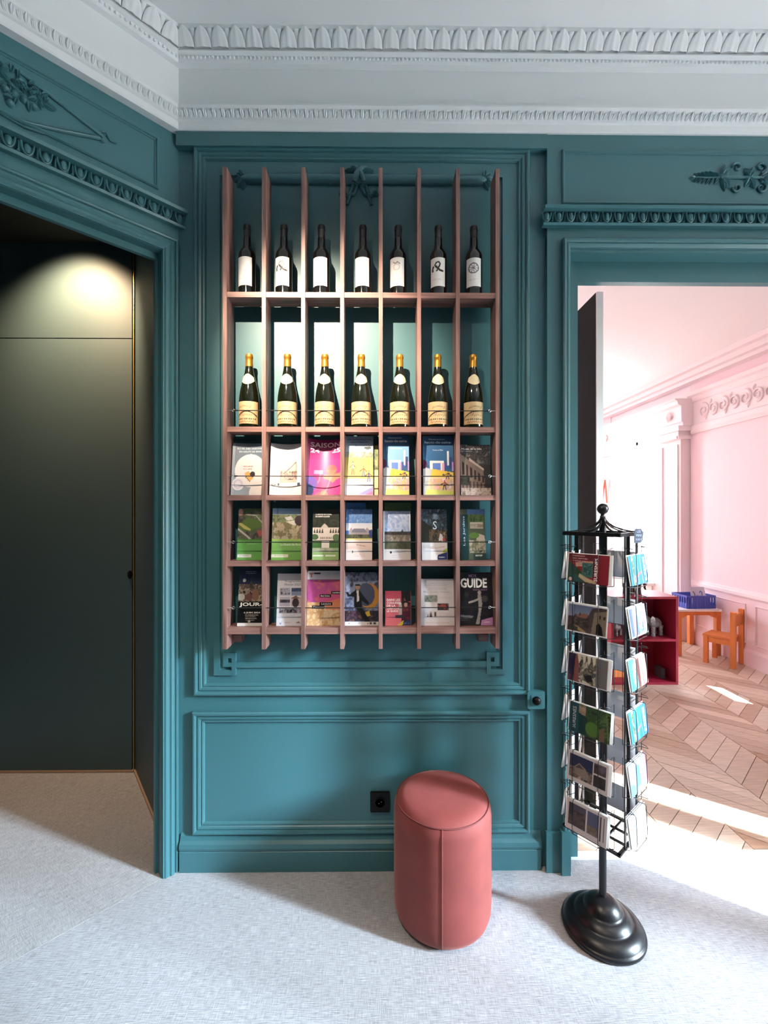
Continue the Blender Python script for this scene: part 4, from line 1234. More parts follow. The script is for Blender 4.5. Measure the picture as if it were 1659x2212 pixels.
c = Cv(NW, NH, '#b9a98c', 12); c.grad(0, .2, '#8fb6e2', '#cfe0f0').mott(0, .12, 1, .30, ['#5a6a44', '#8c9a70', '#49563c'], 7).poly([(.4, .18), (.62, .15), (.7, .22), (.5, .24)], '#dcdcdc').mott(0, .28, 1, .60, ['#a8987c', '#c9bc9e', '#7c6f54', '#8a8a5c'], 8)
c.poly([(.45, .26), (.9, .22), (1, .30), (.7, .33)], '#e8e4da').ell(.9, .24, .16, '#3c2c30').line([(.17, 0), (.17, .22)], .012, '#4d5a60')
c.grad(.60, 1, '#8cc06a', '#79b658').rect(0, .60, 1, .63, '#a8c860').rect(0, .885, .56, .945, '#eef0d6').lines(.1, .915, .5, .02, 1, '#9aab7c', .006)
broch(1, 3, 587, 1098, 652, 'green leaflet with photo of a hillside park under blue sky', c, texts=[('Le Chemin des Parcs', (.30, .685, .97, .72), INKW)])
c = Cv(NW, NH, '#14201a', 13); c.mott(0, .2, 1, .36, ['#141a16', '#2e3c2c', '#0e120f'], 6).rect(0, .36, 1, .62, '#ece2dc')
for k in range(4): c.poly([(.03 + .1 * k, .47), (.075 + .1 * k, .37), (.11 + .1 * k, .47)], '#2c3428'); c.poly([(.64 + .1 * k, .47), (.685 + .1 * k, .37), (.72 + .1 * k, .47)], '#2c3428')
c.poly([(.3, .37), (.45, .28), (.62, .37)], '#d8ccc4').ell(.08, .55, .14, '#4a6a44', .06).ell(.9, .56, .14, '#5f7d54', .07)
for k in range(7): c.rect(.3 + .065 * k, .55, .33 + .065 * k, .585, '#5a4a46')
c.rect(0, .64, 1, .82, '#4b7840').rect(.34, .64, .64, .82, '#f0eae4').mott(0, .76, 1, .86, ['#c6c4b4', '#8fae78'], 5).rect(0, .845, 1, 1, '#9cc07a').rect(.03, .90, .42, .93, '#e8f0dc').rect(.5, .90, .88, .93, '#e8f0dc')
broch(2, 3, 675, 1100, 732, 'dark leaflet with a white chateau over a green lower band', c, texts=[('DOMAINE NATIONAL', (.10, .085, .72, .115), INKW, .02), ('DE SAINT-CLOUD', (.10, .13, .64, .16), INKW, .02)])
c = Cv(NW, NH, '#4c78b8', 14); c.mott(0, 0, 1, .3, ['#3f6cb0', '#6f96cc', '#4a78ba', '#9fbcdf'], 5).grad(.28, .42, '#c9d6ea', '#efe8ea').poly([(.12, .56), (.12, .42), (.2, .36), (.28, .42), (.72, .42), (.8, .36), (.9, .42), (.9, .56)], '#a8a2a8')
c.poly([(.2, .46), (.3, .38), (.7, .38), (.8, .46)], '#7c7f92').mott(0, .50, 1, .60, ['#3a4034', '#6d7258', '#2e3230'], 8).rect(0, .58, 1, .62, '#e0da8a').rect(0, .61, 1, 1, '#f3e8e6').rect(0, .65, 1, .8, '#efd9d2').line([(.4, .70), (.75, .73)], .012, '#b49c98').lines(.3, .84, .8, .04, 3, '#d9b9b4', .006).poly([(.24, .81), (.30, .84), (.24, .87)], '#3c3040').poly([(.86, .42), (1, .40), (1, .56), (.9, .56)], '#39458c')
broch(3, 3, 747, 1100, 804, 'blue sky leaflet with a slate roofed manor and pale lower part', c)
c = Cv(30, 20, '#3d6fae', 15); c.poly([(.1, .8), (.4, .2), (.5, .8)], '#7f9cc9').poly([(.55, .8), (.6, .3), (.8, .6)], '#6f8fc4')
broch(3, 3, 742, 1086, 790, 'top edge of a blue leaflet standing behind the manor leaflet', c, Y=BPY + .024, lean=R(4))
c = Cv(NW, NH, '#a9bfe4', 16); c.mott(0, 0, 1, .42, ['#9fb6de', '#c6d4ee', '#8fa9d8', '#dbe4f4'], 4).mott(0, .42, 1, .50, ['#4a4240', '#2e2c2c', '#6d625a'], 9).poly([(.6, .46), (.7, .38), (.78, .46)], '#2c3234').mott(0, .49, 1, .63, ['#8c8278', '#6d665e', '#b4aaa0'], 7).mott(0, .62, 1, .79, ['#3c4034', '#59604a', '#6f6a62'], 6).rect(0, .78, 1, 1, '#dcd6d6').ell(.28, .845, .04, '#2a2e3a').lines(.36, .845, .82, .04, 1, '#8d8a90', .008).lines(.3, .90, .8, .04, 2, '#c4bcbe', .005).rect(0, 0, .04, 1, '#eef0f4').rect(.96, 0, 1, .4, '#eef0f4')
broch(4, 3, 828, 1104, 887, 'leaflet with photo of a river under wide blue sky', c)
c = Cv(40, 20, '#4a6a3c', 17); c.rect(.0, .25, .45, .75, '#a8b39a')
broch(4, 3, 831, 1086, 888, 'green strip of a leaflet standing behind the river leaflet', c, Y=BPY + .024, lean=R(4))
c = Cv(NW, NH, '#26303a', 18); c.mott(0, 0, 1, .4, ['#22303c', '#4f6a86', '#1c2226', '#3c5268', '#7a90a8'], 5).poly([(0, .2), (.4, .36), (.45, .66), (0, .66)], '#23241c').mott(.3, .40, 1, .66, ['#3c3428', '#7c6a54', '#23241e', '#a8947c'], 7).poly([(.66, .62), (.72, .48), (.80, .50), (.9, .64)], '#efe6e4').ell(.88, .6, .06, '#b4463c')
c.rect(0, .66, 1, 1, '#f4eeec').rect(0, .66, .34, 1, '#e0dedf').line([(.34, .78), (.9, .74)], .008, '#e8a8a0').poly([(.6, 1), (.62, .9), (1, .84), (1, 1)], '#2a3c78').lines(.66, .945, .92, .03, 1, '#dfe4f0', .012).poly([(.86, .80), (1, .76), (1, .84), (.8, .87)], '#c8d85c').lines(.04, .69, .3, .03, 2, '#b8b6bc', .005)
broch(5, 3, 911, 1100, 966, 'dark leaflet with night sculpture photo and white lower part', c, texts=[('S', (.45, .24, .60, .40), INKLB)])
c = Cv(NW, NH, '#5a6a58', 19); c.rect(.28, 0, 1, .14, '#6f94cf').mott(.28, .10, 1, .28, ['#35512f', '#5d7a48', '#22381f'], 7).rect(.40, .26, .92, .38, '#d6cfc2').mott(.4, .3, .92, .36, ['#d6cfc2', '#8a7f70'], 9).poly([(.7, .48), (.95, .52), (1, .7), (.6, .66)], '#dccfc0').ell(.55, .52, .2, '#6d9a4c', .06).mott(.35, .62, 1, .86, ['#b8a894', '#7f8a64', '#ded2c2', '#54604a'], 6).rect(.5, .88, 1, 1, '#2f4a48').rect(0, .1, .32, 1, '#1f4648').lines(.58, .915, .95, .03, 1, '#e8ece8', .014)
broch(6, 3, 995, 1100, 1049, 'teal spined leaflet with photo of a garden villa path', c, texts=[('Les Jardins', (.10, .14, .20, .72), INKLB, 0, 90)])
# row 5
c = Cv(NW, NH, '#0b0f1e', 21); c.grad(0, .3, '#101a38', '#1b2748').mott(.0, .28, 1, .60, ['#2a2c38', '#8f8578', '#4a3a34', '#c6b49c', '#151821'], 6).poly([(.40, .34), (.50, .18), (.62, .36)], '#3a3c34').ell(.1, .5, .16, '#c8c4bc', .06).ell(.68, .46, .14, '#8f6a54', .10).ell(.42, .50, .12, '#7a4c42', .07)
c.rect(0, .58, 1, .95, '#050608').rect(0, .95, 1, 1, '#f2f0ec').ell(.22, .21, .06, '#dcdcd4', .03).lines(.25, .06, .75, .03, 2, '#b8bccb', .006).lines(.3, .81, .85, .03, 4, '#a8a29a', .006).rect(.42, .90, .52, .94, '#c9c8c4')
broch(0, 4, 514, 1228, 568, 'black leaflet with battle scene and large white JOUR-J title', c, texts=[('JOUR-J', (.06, .595, 1.05, .675), INKW, .03), ('6 JUIN 2024', (.25, .755, .90, .79), INKW, .02)], dyb=.0)
c = Cv(NW, NH, '#eceaf2', 22); c.rect(.10, .28, .50, .42, '#b9b6cc').rect(.54, .28, .96, .42, '#8f9ab8').rect(.10, .45, .50, .63, '#c6c0d0').rect(.54, .45, .96, .63, '#d8c6c4').rect(.10, .66, .96, .76, '#b8b4c4')
c.mott(.10, .30, .50, .40, ['#1e2230', '#d0d0de', '#3c4052'], 9).mott(.12, .50, .50, .56, ['#22232c', '#7c7888'], 8).ell(.72, .56, .13, '#4a3a48', .09).poly([(.54, .48), (.72, .42), (.9, .48)], '#8f6a62').mott(.54, .28, .96, .34, ['#2a3a5c', '#62749c'], 6).mott(.10, .67, .96, .75, ['#17181e', '#8d8a98', '#d8d4de'], 9)
c.poly([(.10, .93), (.16, .98), (.24, .89), (.17, .95)], '#5f83c0').lines(.3, .94, .6, .03, 1, '#c9b4d0', .008).poly([(.72, .95), (.84, .91), (.96, .95)], '#a08a7c').lines(.1, .80, .9, .04, 2, '#d0cede', .004)
broch(1, 4, 598, 1239, 656, 'white programme leaflet with four small winter photographs', c, texts=[('Programme', (.30, .135, .90, .175), INKK), ('Février 2025', (.28, .19, .90, .23), INKK)])
c = Cv(NW + 8, NH, '#c65a8c', 23); c.rect(0, 0, 1, .16, '#ecebf1').rect(.05, .04, .17, .06, '#c8613c').rect(.09, .04, .13, .12, '#c8613c').rect(.18, .035, .38, .065, '#2a2a30').lines(.55, .06, .95, .04, 2, '#c8c6d2', .005).mott(0, .16, 1, .58, ['#d27a6c', '#c2558f', '#b24a98', '#d8806a'], 3)
c.rect(.3, .42, 1, .60, '#dd5a86', .5).mott(0, .58, 1, 1, ['#e2bd92', '#f0d9b4', '#cf9f6c', '#e8c79c'], 7).poly([(.5, .58), (1, .50), (1, .72), (.55, .70)], '#e2875a', .8)
for r_ in ((.36, .43, .70, .49), (.70, .37, 1, .43), (.36, .575, .74, .635), (.15, .64, .52, .69)): c.rect(*r_, '#120f14')
broch(2, 4, 662, 1233, 737, 'pink and orange magazine with black title strips, third cell', c, bend=.010, cat='magazine', texts=[('Best Scènes', (.40, .445, .66, .475), INKW), ('Lumière', (.75, .385, .97, .415), INKW), ('Lecture', (.42, .59, .70, .62), INKW), ('Concours', (.18, .65, .50, .68), INKW)])
c = Cv(NW + 8, NH, '#4a4f66', 24); c.mott(0, 0, 1, .93, ['#2c3044', '#6f7892', '#8d97b0', '#3a3e54', '#565c78'], 4).ell(.72, .45, .30, '#c98f3c', .24).ell(.62, .42, .27, '#4d536c', .215).mott(0, .72, 1, .92, ['#3c2c46', '#6a4a5c', '#23202e', '#8a5f54'], 7).poly([(.5, .78), (.72, .72), (.76, .82), (.55, .84)], '#d9b23c')
c.poly([(.30, .34), (.42, .34), (.54, .44), (.72, .58), (.68, .62), (.50, .54), (.50, .66), (.26, .66), (.27, .46), (.08, .46), (.02, .38), (.06, .37), (.14, .42)], '#0d0d12').poly([(.34, .34), (.40, .34), (.42, .54), (.35, .56)], '#d9d4d0').ell(.37, .285, .075, '#a8826c', .05).rect(.30, .225, .44, .255, '#0d0d12').poly([(.28, .66), (.5, .66), (.76, .93), (.62, .93), (.42, .74)], '#0a0a0e').poly([(.02, .27), (.12, .20), (.14, .34), (.06, .38)], '#aab0c4')
c.rect(0, .925, 1, 1, '#ece9e8').rect(.66, .945, .70, .975, '#d97a3c').rect(.73, .94, .80, .98, '#4a4a50').rect(.84, .94, .92, .98, '#4a4a50').rect(.1, .95, .14, .97, '#9c9ca4').rect(.4, .95, .43, .97, '#9c9ca4')
broch(3, 4, 742, 1236, 821, 'blue grey magazine with a man in black tailcoat and golden disc', c, bend=.006, cat='magazine')
c = Cv(48, 72, '#d2586c', 25); c.grad(0, .5, '#bf4a63', '#dc6c7c').grad(.5, 1, '#dc6c7c', '#e87c88').poly([(.62, 0), (.68, 0), (.75, .28), (1, .34), (1, 1), (.62, 1)], '#20161d').poly([(.62, 0), (1, 0), (1, .3), (.8, .3)], '#0d1316').mott(.68, .38, .98, .84, ['#6a1f38', '#4a1428', '#8c3a4c'], 5).ell(.80, .40, .07, '#d8b0a0', .06).ell(.58, .38, .06, '#e8d8d0', .05).rect(.53, .42, .65, .68, '#c8b8b4').rect(.4, .70, .72, .78, '#3a3e4c').poly([(.44, 1), (.7, .84), (.72, .95), (.62, 1)], '#e0c84a').poly([(.7, .88), (1, .82), (1, 1), (.7, 1)], '#223468').lines(.74, .93, .96, .03, 1, '#d8dcea', .012)
broch(4, 4, 832, 1276, 888, 'small coral pink brochure with white block title, fifth cell', c, lean=R(10), texts=[('DANS LES', (.06, .225, .58, .29), INKW, .02), ('COULISSES', (.06, .31, .60, .375), INKW, .02), ('DE LA', (.06, .395, .40, .455), INKW, .02), ('CREATION', (.06, .475, .52, .535), INKW, .02), ('LE GUIDE', (.06, .555, .50, .61), INKW, .02)])
c = Cv(NW, NH, '#efe7e8', 26); c.grad(0, .2, '#cfcdd2', '#e6e2e5').lines(.08, .10, .92, .04, 2, '#b8bcc8', .005).rect(.12, .35, .50, .50, '#8c938c').mott(.12, .35, .50, .50, ['#6f7a70', '#aab0a8', '#59625c', '#cfd0c4'], 5).rect(.50, .53, .84, .67, '#6f5c54').mott(.50, .53, .84, .67, ['#4a3c38', '#8d7a6c', '#2c2626', '#b4584c'], 6).rect(.12, .69, .22, .82, '#2c2a30').rect(.25, .69, .34, .82, '#cfc4c4').poly([(.25, .82), (.30, .70), (.34, .82)], '#5a4440').rect(.38, .69, .48, .82, '#e0cfc0').ell(.43, .76, .03, '#3c2c2c', .05).lines(.5, .40, .95, .03, 2, '#cfc8cc', .005).lines(.55, .74, .9, .03, 3, '#e8b4b0', .005).poly([(0, .62), (.28, .62), (.1, 1), (0, 1)], '#dfe2ee').lines(.15, .94, .95, .03, 1, '#e0a49c', .006)
broch(5, 4, 909, 1250, 985, 'white discovery leaflet with three small photographs, next to last cell', c, texts=[('DÉCOUVREZ', (.24, .19, .80, .235), INKG), ('Nos Musées, Maisons...', (.08, .265, .94, .305), INKG)])
c = Cv(NW, NH, '#19151a', 27); c.mott(0, 0, 1, 1, ['#141116', '#221b22', '#191419', '#2a2028'], 4).poly([(.55, .42), (.62, .38), (.66, .46), (.68, .60), (.62, .80), (.58, .98), (.46, .98), (.56, .74), (.56, .60)], '#a8a09c').line([(.60, .50), (.44, .54), (.28, .57)], .03, '#b4aca8').ell(.60, .385, .055, '#b9aea8', .04).ell(.76, .5, .10, '#4d464a', .06).ell(.20, .42, .07, '#3a3439', .05).poly([(.64, .90), (1, .84), (1, 1), (.62, 1)], '#c98fc0').lines(.72, .935, .95, .03, 1, '#f0dcee', .012).poly([(0, .80), (.4, .82), (.36, .86), (0, .84)], '#8d888c').lines(.0, .87, .3, .03, 2, '#59545a', .006)
broch(6, 4, 994, 1236, 1064, 'black guide booklet with huge white GUIDE title, last cell', c, lean=R(7), texts=[('GUIDE', (.02, .11, .84, .295), INKW, .035), ('MDS', (.28, .04, .52, .095), INKP, .01), ('2024-2025', (.40, .315, .84, .345), INKP)])
# ================================================================== stool
SX, SY, SRR, SHH = X(955, 1.782), 1.782, .193, .468
st = thing('pouf', 'round terracotta velvet pouf stool standing on the grey carpet', 'stool', (SX, SY, 0))
bp = [(.0001, .0), (SRR - .05, 0), (SRR - .028, .006), (SRR - .010, .022), (SRR - .002, .045), (SRR, .08), (SRR, SHH - .055), (SRR - .002, SHH - .035), (SRR - .012, SHH - .014)]
MB().lathe(bp, (0, 0, 0), 72).build('upholstered_body', VELVET, st, smooth=True, local=True, ang=60)
tp_ = [(SRR - .0125, SHH - .014), (SRR - .022, SHH - .004), (SRR - .045, SHH + .004), (SRR - .09, SHH + .008), (.0001, SHH + .009)]
MB().lathe(tp_, (0, 0, 0), 72).build('seat_top', VELVET, st, smooth=True, local=True, ang=60)
MB().tube([((SRR - .0105) * math.cos(2 * math.pi * k / 72), (SRR - .0105) * math.sin(2 * math.pi * k / 72), SHH - .013) for k in range(72)], .0026, 6, closed=True).build('piping', SEAM, st, smooth=True, local=True)
sa = R(-98)
sp = [((r + .0006) * math.cos(sa), (r + .0006) * math.sin(sa), z) for r, z in bp[2:]]
MB().tube(sp, .0022, 6).build('side_seam', VELVET, st, smooth=True, local=True)

# ================================================================== socket and switch
YS = YB
so = thing('wall_socket', 'square black power socket low on the teal panel behind the pouf', 'socket', (X(821, YS), YS, Zh(821, 1730, YS)))
s_ = .044
pl = MB(); pl.prism([(-s_ + .004, -s_), (s_ - .004, -s_), (s_, -s_ + .004), (s_, s_ - .004), (s_ - .004, s_), (-s_ + .004, s_), (-s_, s_ - .004), (-s_, -s_ + .004)], lambda a, c, d: (a, -d, c), 0, .012)
pl.build('cover_plate', PLASTIC, so, local=True)
rg = MB(); rg.lathe([(.021, .012), (.021, .016), (.0235, .016), (.0235, .012)], (0, 0, 0), 28, fn=lambda x, y, z: (x, -z, y)); rg.build('socket_ring', PLASTIC, so, smooth=True, local=True)
for d in (-.0055, .0055):
    MB().lathe([(.0013, .0), (.0013, .0135), (.0001, .0135)], (0, 0, 0), 10, fn=lambda x, y, z: (x + d, -z, y + d * .6)).build('contact', STEEL, so, local=True)
sw = thing('light_switch', 'teal painted switch plate with round black knob beside the doorway', 'switch', (X(1153.5, YS), YS - .021, Zh(1153, 1511, YS - .02)))
def rsq(h, r, n=5):
    pts = []
    for cx_, cy_, a0 in ((h - r, h - r, 0), (-h + r, h - r, 90), (-h + r, -h + r, 180), (h - r, -h + r, 270)):
        for k in range(n): a = R(a0 + 90 * k / (n - 1)); pts.append((cx_ + r * math.cos(a), cy_ + r * math.sin(a)))
    return pts
MB().prism(rsq(.039, .008), lambda a, c, d: (a, -d, c), -.021, .008).build('cover_plate', TEAL, sw, local=True)
MB().prism(rsq(.023, .002), lambda a, c, d: (a, -d, c), .008, .0105).build('inner_plate', TEAL, sw, local=True)
MB().lathe([(.0188, .0105), (.0188, .013), (.018, .020), (.014, .026), (.007, .0295), (.0001, .030)], (0, 0, 0), 24, fn=lambda x, y, z: (x, -z, y)).build('knob', PLASTIC, sw, smooth=True, local=True)

# ================================================================== revolving postcard stand
PX, PY = X(1302, 1.70), 1.70
PHI = R(-50.3)
HS = .106                                  # half side of the square frame
Z0S, Z1S = .385, 1.523
ps = thing('postcard_stand', 'tall black revolving postcard stand with round stepped base beside the doorway', 'stand', (PX, PY, 0), PHI)
base = [(.0001, .0), (.138, .0), (.147, .004), (.149, .012), (.147, .020), (.143, .022), (.140, .026), (.136, .034), (.122, .046), (.108, .052), (.103, .053), (.100, .058), (.090, .070), (.076, .078), (.070, .080), (.067, .086), (.061, .100), (.046, .114), (.032, .121), (.020, .124), (.0135, .128), (.0001, .129)]
def rotl(x, y):                                # world offset -> local offset
    c_, s_ = math.cos(-PHI), math.sin(-PHI); return x * c_ - y * s_, x * s_ + y * c_
MB().lathe(base, (0, 0, 0), 56).build('base', BLACKM, ps, smooth=True, local=True, ang=70)
MB().tube([(0, 0, .12), (0, 0, .40), (0, 0, 1.575)], [.0135, .0135, .0125], 14).build('pole', BLACKM, ps, smooth=True, local=True)
MB().lathe([(.0001, -.021), (.008, -.0195), (.015, -.0145), (.0195, -.007), (.021, 0), (.0195, .007), (.015, .0145), (.008, .0195), (.0001, .021)], (0, 0, 1.612), 22).build('finial', BLACKM, ps, smooth=True, local=True)
MB().lathe([(.006, -.03), (.011, -.026), (.007, -.018), (.008, -.014)], (0, 0, 1.606), 14).build('finial_neck', BLACKM, ps, smooth=True, local=True)
def sqframe(z, h, hs, w):
    b = MB()
    for a in range(4):
        c_, s_ = round(math.cos(a * math.pi / 2)), round(math.sin(a * math.pi / 2))
        f = lambda x, y, zz: (x * c_ - y * s_, x * s_ + y * c_, zz)
        b.box(-hs, hs, -hs, -hs + w, z, z + h, fn=f)
    return b
sqframe(Z1S - .012, .014, HS, .012).build('top_frame', BLACKM, ps, local=True)
bf = sqframe(Z0S, .008, HS, .012)
bf.box(-HS, HS, -.036, -.028, Z0S, Z0S + .007); bf.box(-HS, HS, .028, .036, Z0S, Z0S + .007)
bf.box(-.036, -.028, -HS, HS, Z0S, Z0S + .0065); bf.box(.028, .036, -HS, HS, Z0S, Z0S + .0065)
bf.build('bottom_frame', BLACKM, ps, local=True)
for k in range(4):
    a = R(45 + 90 * k)
    pts = []
    for i in range(12):
        t = i / 11
        rr = .148 * (t ** 1.9) + .004
        pts.append((rr * math.cos(a) * .98, rr * math.sin(a) * .98, 1.590 - (1.590 - Z1S) * (1 - (1 - t) ** 1.7)))
    MB().tube(pts, .0032, 6).build('roof_rib', BLACKM, ps, smooth=True, local=True)
    a = R(90 * k)
    pts = [((.104 * ((i / 11) ** 1.9) + .004) * math.cos(a), (.104 * ((i / 11) ** 1.9) + .004) * math.sin(a), 1.590 - (1.590 - Z1S) * (1 - (1 - i / 11) ** 1.7)) for i in range(12)]
    MB().tube(pts, .0032, 6).build('roof_rib', BLACKM, ps, smooth=True, local=True)
for k in range(4):
    c_, s_ = round(math.cos(k * math.pi / 2)), round(math.sin(k * math.pi / 2))
    f = lambda x, y, zz: (x * c_ - y * s_, x * s_ + y * c_, zz)
    for x in (-.052, .052):
        MB().box(x - .0075, x + .0075, -HS + .002, -HS + .006, Z0S, Z1S, fn=f).build('upright_bar', BLACKM, ps, local=True)
# wire pockets, six to a side
ROWZ = [.405 + .1862 * i for i in range(6)][::-1]
wm = MB(); r_ = .0013
def side(x, y, z): return (x, -HS - y, z)      # y outwards
for x in (-.050, .044):
    wm.tube([side(x, .0, -.003), side(x, .032, -.004), side(x, .036, .02), side(x, .031, .116), side(x, .024, .120), side(x, .004, .118)], r_, 5)
wm.tube([side(-.080, .0, .135), side(-.080, .020, .132), side(-.066, .030, .132), side(-.052, .0, .135)], r_, 5)
wm.tube([side(.080, .0, .135), side(.080, .020, .132), side(.066, .030, .132), side(.052, .0, .135)], r_, 5)
wm.tube([side(-.085, .001, .0), side(-.05, .033, -.004), side(.044, .033, -.004), side(.085, .001, .0)], r_, 5)
wm.tube([side(-.085, .0, .0), side(-.085, .0, .14)], r_, 5); wm.tube([side(.085, .0, .0), side(.085, .0, .14)], r_, 5)
WP = wm.mesh('wire_pocket', WIRE, (0, 0, 0), True, 80)
for k in range(4):
    for z in ROWZ:
        put('wire_pocket', WP, ps, Vector((0, 0, z)) + ORI[ps.name], (0, 0, math.pi / 2 * k))
# little price sign clipped to the top frame
def stand_pt(k, x, y, z):
    """point on side k of the stand (x along the side, y outwards) -> world"""
    a = PHI + k * math.pi / 2
    return Vector((PX + x * math.cos(a) + (HS + y) * math.sin(a), PY + x * math.sin(a) - (HS + y) * math.cos(a), z))
sg_ = thing('price_sign', 'small dark price tag with white handwriting clipped atop the postcard stand', 'sign', stand_pt(1, -.01, .024, 1.488), R(12))
hx_ = [(-.017, -.026), (.010, -.026), (.019, -.014), (.019, .010), (.012, .026), (-.011, .026), (-.018, .016), (-.018, -.012)]
MB().prism(hx_, lambda a, c, d: (a, d, c + .026), -.001, .001).build('plate', mat('slate_tag', '#2f364a', .7), sg_, local=True)
Ps = lambda u, v, off: np.stack([-.018 + .037 * np.asarray(u), -.0011 - off + 0 * np.asarray(u), .052 - .052 * np.asarray(v)], -1)
for tx, rc in (('LES', (.30, .12, .72, .28)), ('MINI', (.20, .38, .80, .55)), ('0,50 €', (.16, .66, .86, .83))):
    lettering(tx, Ps, rc, CHALK, sg_, 0)
MB().tube([(0, .002, .012), (0, .012, .0), (0, .016, .025)], .0012, 5).build('clip', WIRE, sg_, local=True)

# ------------------------------------------------------------------ postcards
ROWN = ['top row', 'second row', 'third row', 'fourth row', 'fifth row', 'bottom row']
def card(k, row, label, cv, Wd=.150, H=.106, xo=0.0, yo=.024, dz=0.0, lean=R(9), thick=.0009, texts=(), m=None, group=None, name='postcard', ang=0.0, bend=0):
    p = stand_pt(k, xo, yo, ROWZ[row] + dz + .003)
    return sheet(name, label, 'postcard', p, Wd, H, cv, lean, bend, thick, PHI + k * math.pi / 2 + ang, texts, group, m)
CWN, CHN = 84, 60
def bordered(c, col='#ecebf0', l=.03, t=.045, r=.03, b=.045):
    return c.rect(0, 0, l, 1, col).rect(1 - r, 0, 1, 1, col).rect(0, 0, 1, t, col).rect(0, 1 - b, 1, 1, col)
f = []
c = Cv(CWN, CHN, '#8f2230', 41); c.mott(0, 0, .75, .3, ['#5c1a26', '#7a2030', '#8c4a4a'], 5).poly([(0, .25), (.25, .5), (.5, .85), (.75, 1), (0, 1)], '#35544e').poly([(.18, .3), (.62, .22), (.62, .38), (.2, .45)], '#c69a86').rect(.36, .30, .62, .78, '#3f6f68').rect(.44, .45, .56, .66, '#274a48').poly([(.3, .68), (.5, .82), (.72, .92), (.72, 1), (.45, .95), (.28, .8)], '#c6b08c').ell(.25, .62, .07, '#33472f').rect(.63, .2, .66, .76, '#191015').ell(.08, .90, .045, '#e8c0c0').lines(.1, .08, .5, .08, 3, '#c9a0a0', .018).rect(0, .97, .5, 1, '#2c2c20').mott(.4, .34, .58, .7, ['#3f6f68', '#27494a', '#8fa89c'], 7)
f.append(('red illustrated postcard of a green doorway', c, [('SURESNES', (.66, .12, .74, .90), INKW, .01, 90)], .003))
c = Cv(CWN, CHN, '#5a4a44', 42); c.grad(0, .45, '#5f6f92', '#8d94ac').poly([(0, .45), (.16, .48), (.22, .36), (.27, .48), (.33, .28), (.40, .47), (.55, .34), (.62, .1), (1, 0), (1, 1), (0, 1)], '#4e4040').poly([(.22, .36), (.33, .40), (.42, .30), (.55, .33), (.5, .46), (.3, .48)], '#8c5f52').mott(0, .46, .7, .78, ['#3a2c2e', '#5d4a48', '#2c2224', '#6f5f58'], 8).poly([(.68, .22), (1, .12), (1, 1), (.62, .95)], '#857766').poly([(.74, .62), (.8, .55), (.88, .7), (.92, .98), (.74, .95)], '#1a1416').rect(.8, .3, .84, .42, '#2c2624').rect(.9, .32, .94, .42, '#2c2624').poly([(.2, .72), (.5, .92), (.5, 1), (.3, .9)], '#a8875c').mott(0, .8, .3, 1, ['#2c2a24', '#4a463a'], 6); bordered(c)
f.append(('postcard of an old timber house street with white border', c, [], -.002))
c = Cv(CWN, CHN, '#6f6668', 43); c.mott(0, 0, .2, 1, ['#241f3c', '#35284a', '#6a4a52'], 4).poly([(.2, 0), (.34, .1), (.30, 1), (.16, 1)], '#8a4f4c').mott(.3, 0, .72, 1, ['#2c2e2c', '#8c7f70', '#3c3a38', '#cfc2ae', '#5f5650'], 5)
for k in range(4): c.poly([(.24 + .12 * k, .0), (.34 + .12 * k, .0), (.33 + .12 * k, .22), (.29 + .12 * k, .34)], '#dcd2bc')
c.poly([(.44, .7), (.6, .62), (.66, .82), (.5, .9)], '#22161a').poly([(.4, .85), (.62, .95), (.5, 1), (.38, 1)], '#d8ccbc').rect(.72, 0, 1, 1, '#77706f'); bordered(c, '#e4e2ea', .015, .03, .015, .02)
f.append(('postcard with torn collage and wide grey strip at right', c, [], .0))
c = Cv(CWN, CHN, '#2c3c22', 44); c.mott(.2, 0, 1, 1, ['#16231a', '#3e5a2a', '#2b3d22', '#5f7c3a', '#1a2418'], 6).rect(0, 0, .24, 1, '#245058').mott(.24, 0, .4, .35, ['#9c7f66', '#b89a80', '#2c4030'], 5).poly([(.24, .3), (.42, .4), (.44, 1), (.24, 1)], '#123634').ell(.58, .72, .17, '#54782c').poly([(.76, .6), (.86, .55), (.88, 1), (.74, 1)], '#7a5c4a').line([(.9, .1), (.94, .6), (.97, 1)], .008, '#8a8c60').lines(.8, .2, .97, .12, 5, '#5c6a44', .02)
f.append(('postcard of a leafy green garden with dark teal strip', c, [('SURESNES', (.08, .14, .17, .86), GREYCARD, 0, 90)], .008))
c = Cv(CWN, CHN, '#d8ccc9', 45); c.rect(.05, .09, .63, .86, '#262a4a').mott(.05, .5, .63, .86, ['#2a2430', '#8d7a6a', '#5a4a44', '#b8a48c'], 5).poly([(.17, .5), (.3, .32), (.46, .44), (.56, .62), (.5, .8), (.2, .72)], '#8c7a6c').poly([(.2, .5), (.3, .36), (.42, .48)], '#4a3c40').rect(.66, .09, .95, .44, '#6d5a5c').rect(.66, .48, .95, .86, '#2a2220').mott(.66, .14, .95, .44, ['#6d6270', '#4a3a3c', '#3c2e2c'], 5).mott(.66, .5, .95, .86, ['#1c1716', '#3a2e26', '#241c1a'], 5)
f.append(('postcard with three dusk views in a pale border', c, [], .0))
c = Cv(CWN, CHN, '#d3c8c6', 46); c.rect(.06, .10, .49, .82, '#4a4658').mott(.06, .3, .49, .82, ['#2a2426', '#5a4a40', '#38302c', '#4c4a44'], 6).rect(.07, .1, .18, .5, '#241e20').rect(.52, .10, .80, .82, '#4d5470').mott(.52, .55, .80, .82, ['#2e2a28', '#6a5a4c', '#8a7a68'], 5).rect(.83, .10, .86, .88, '#4a4244').rect(.91, .10, .93, .86, '#6a5e60')
f.append(('postcard with two lake panoramas and striped right margin', c, [], -.004))
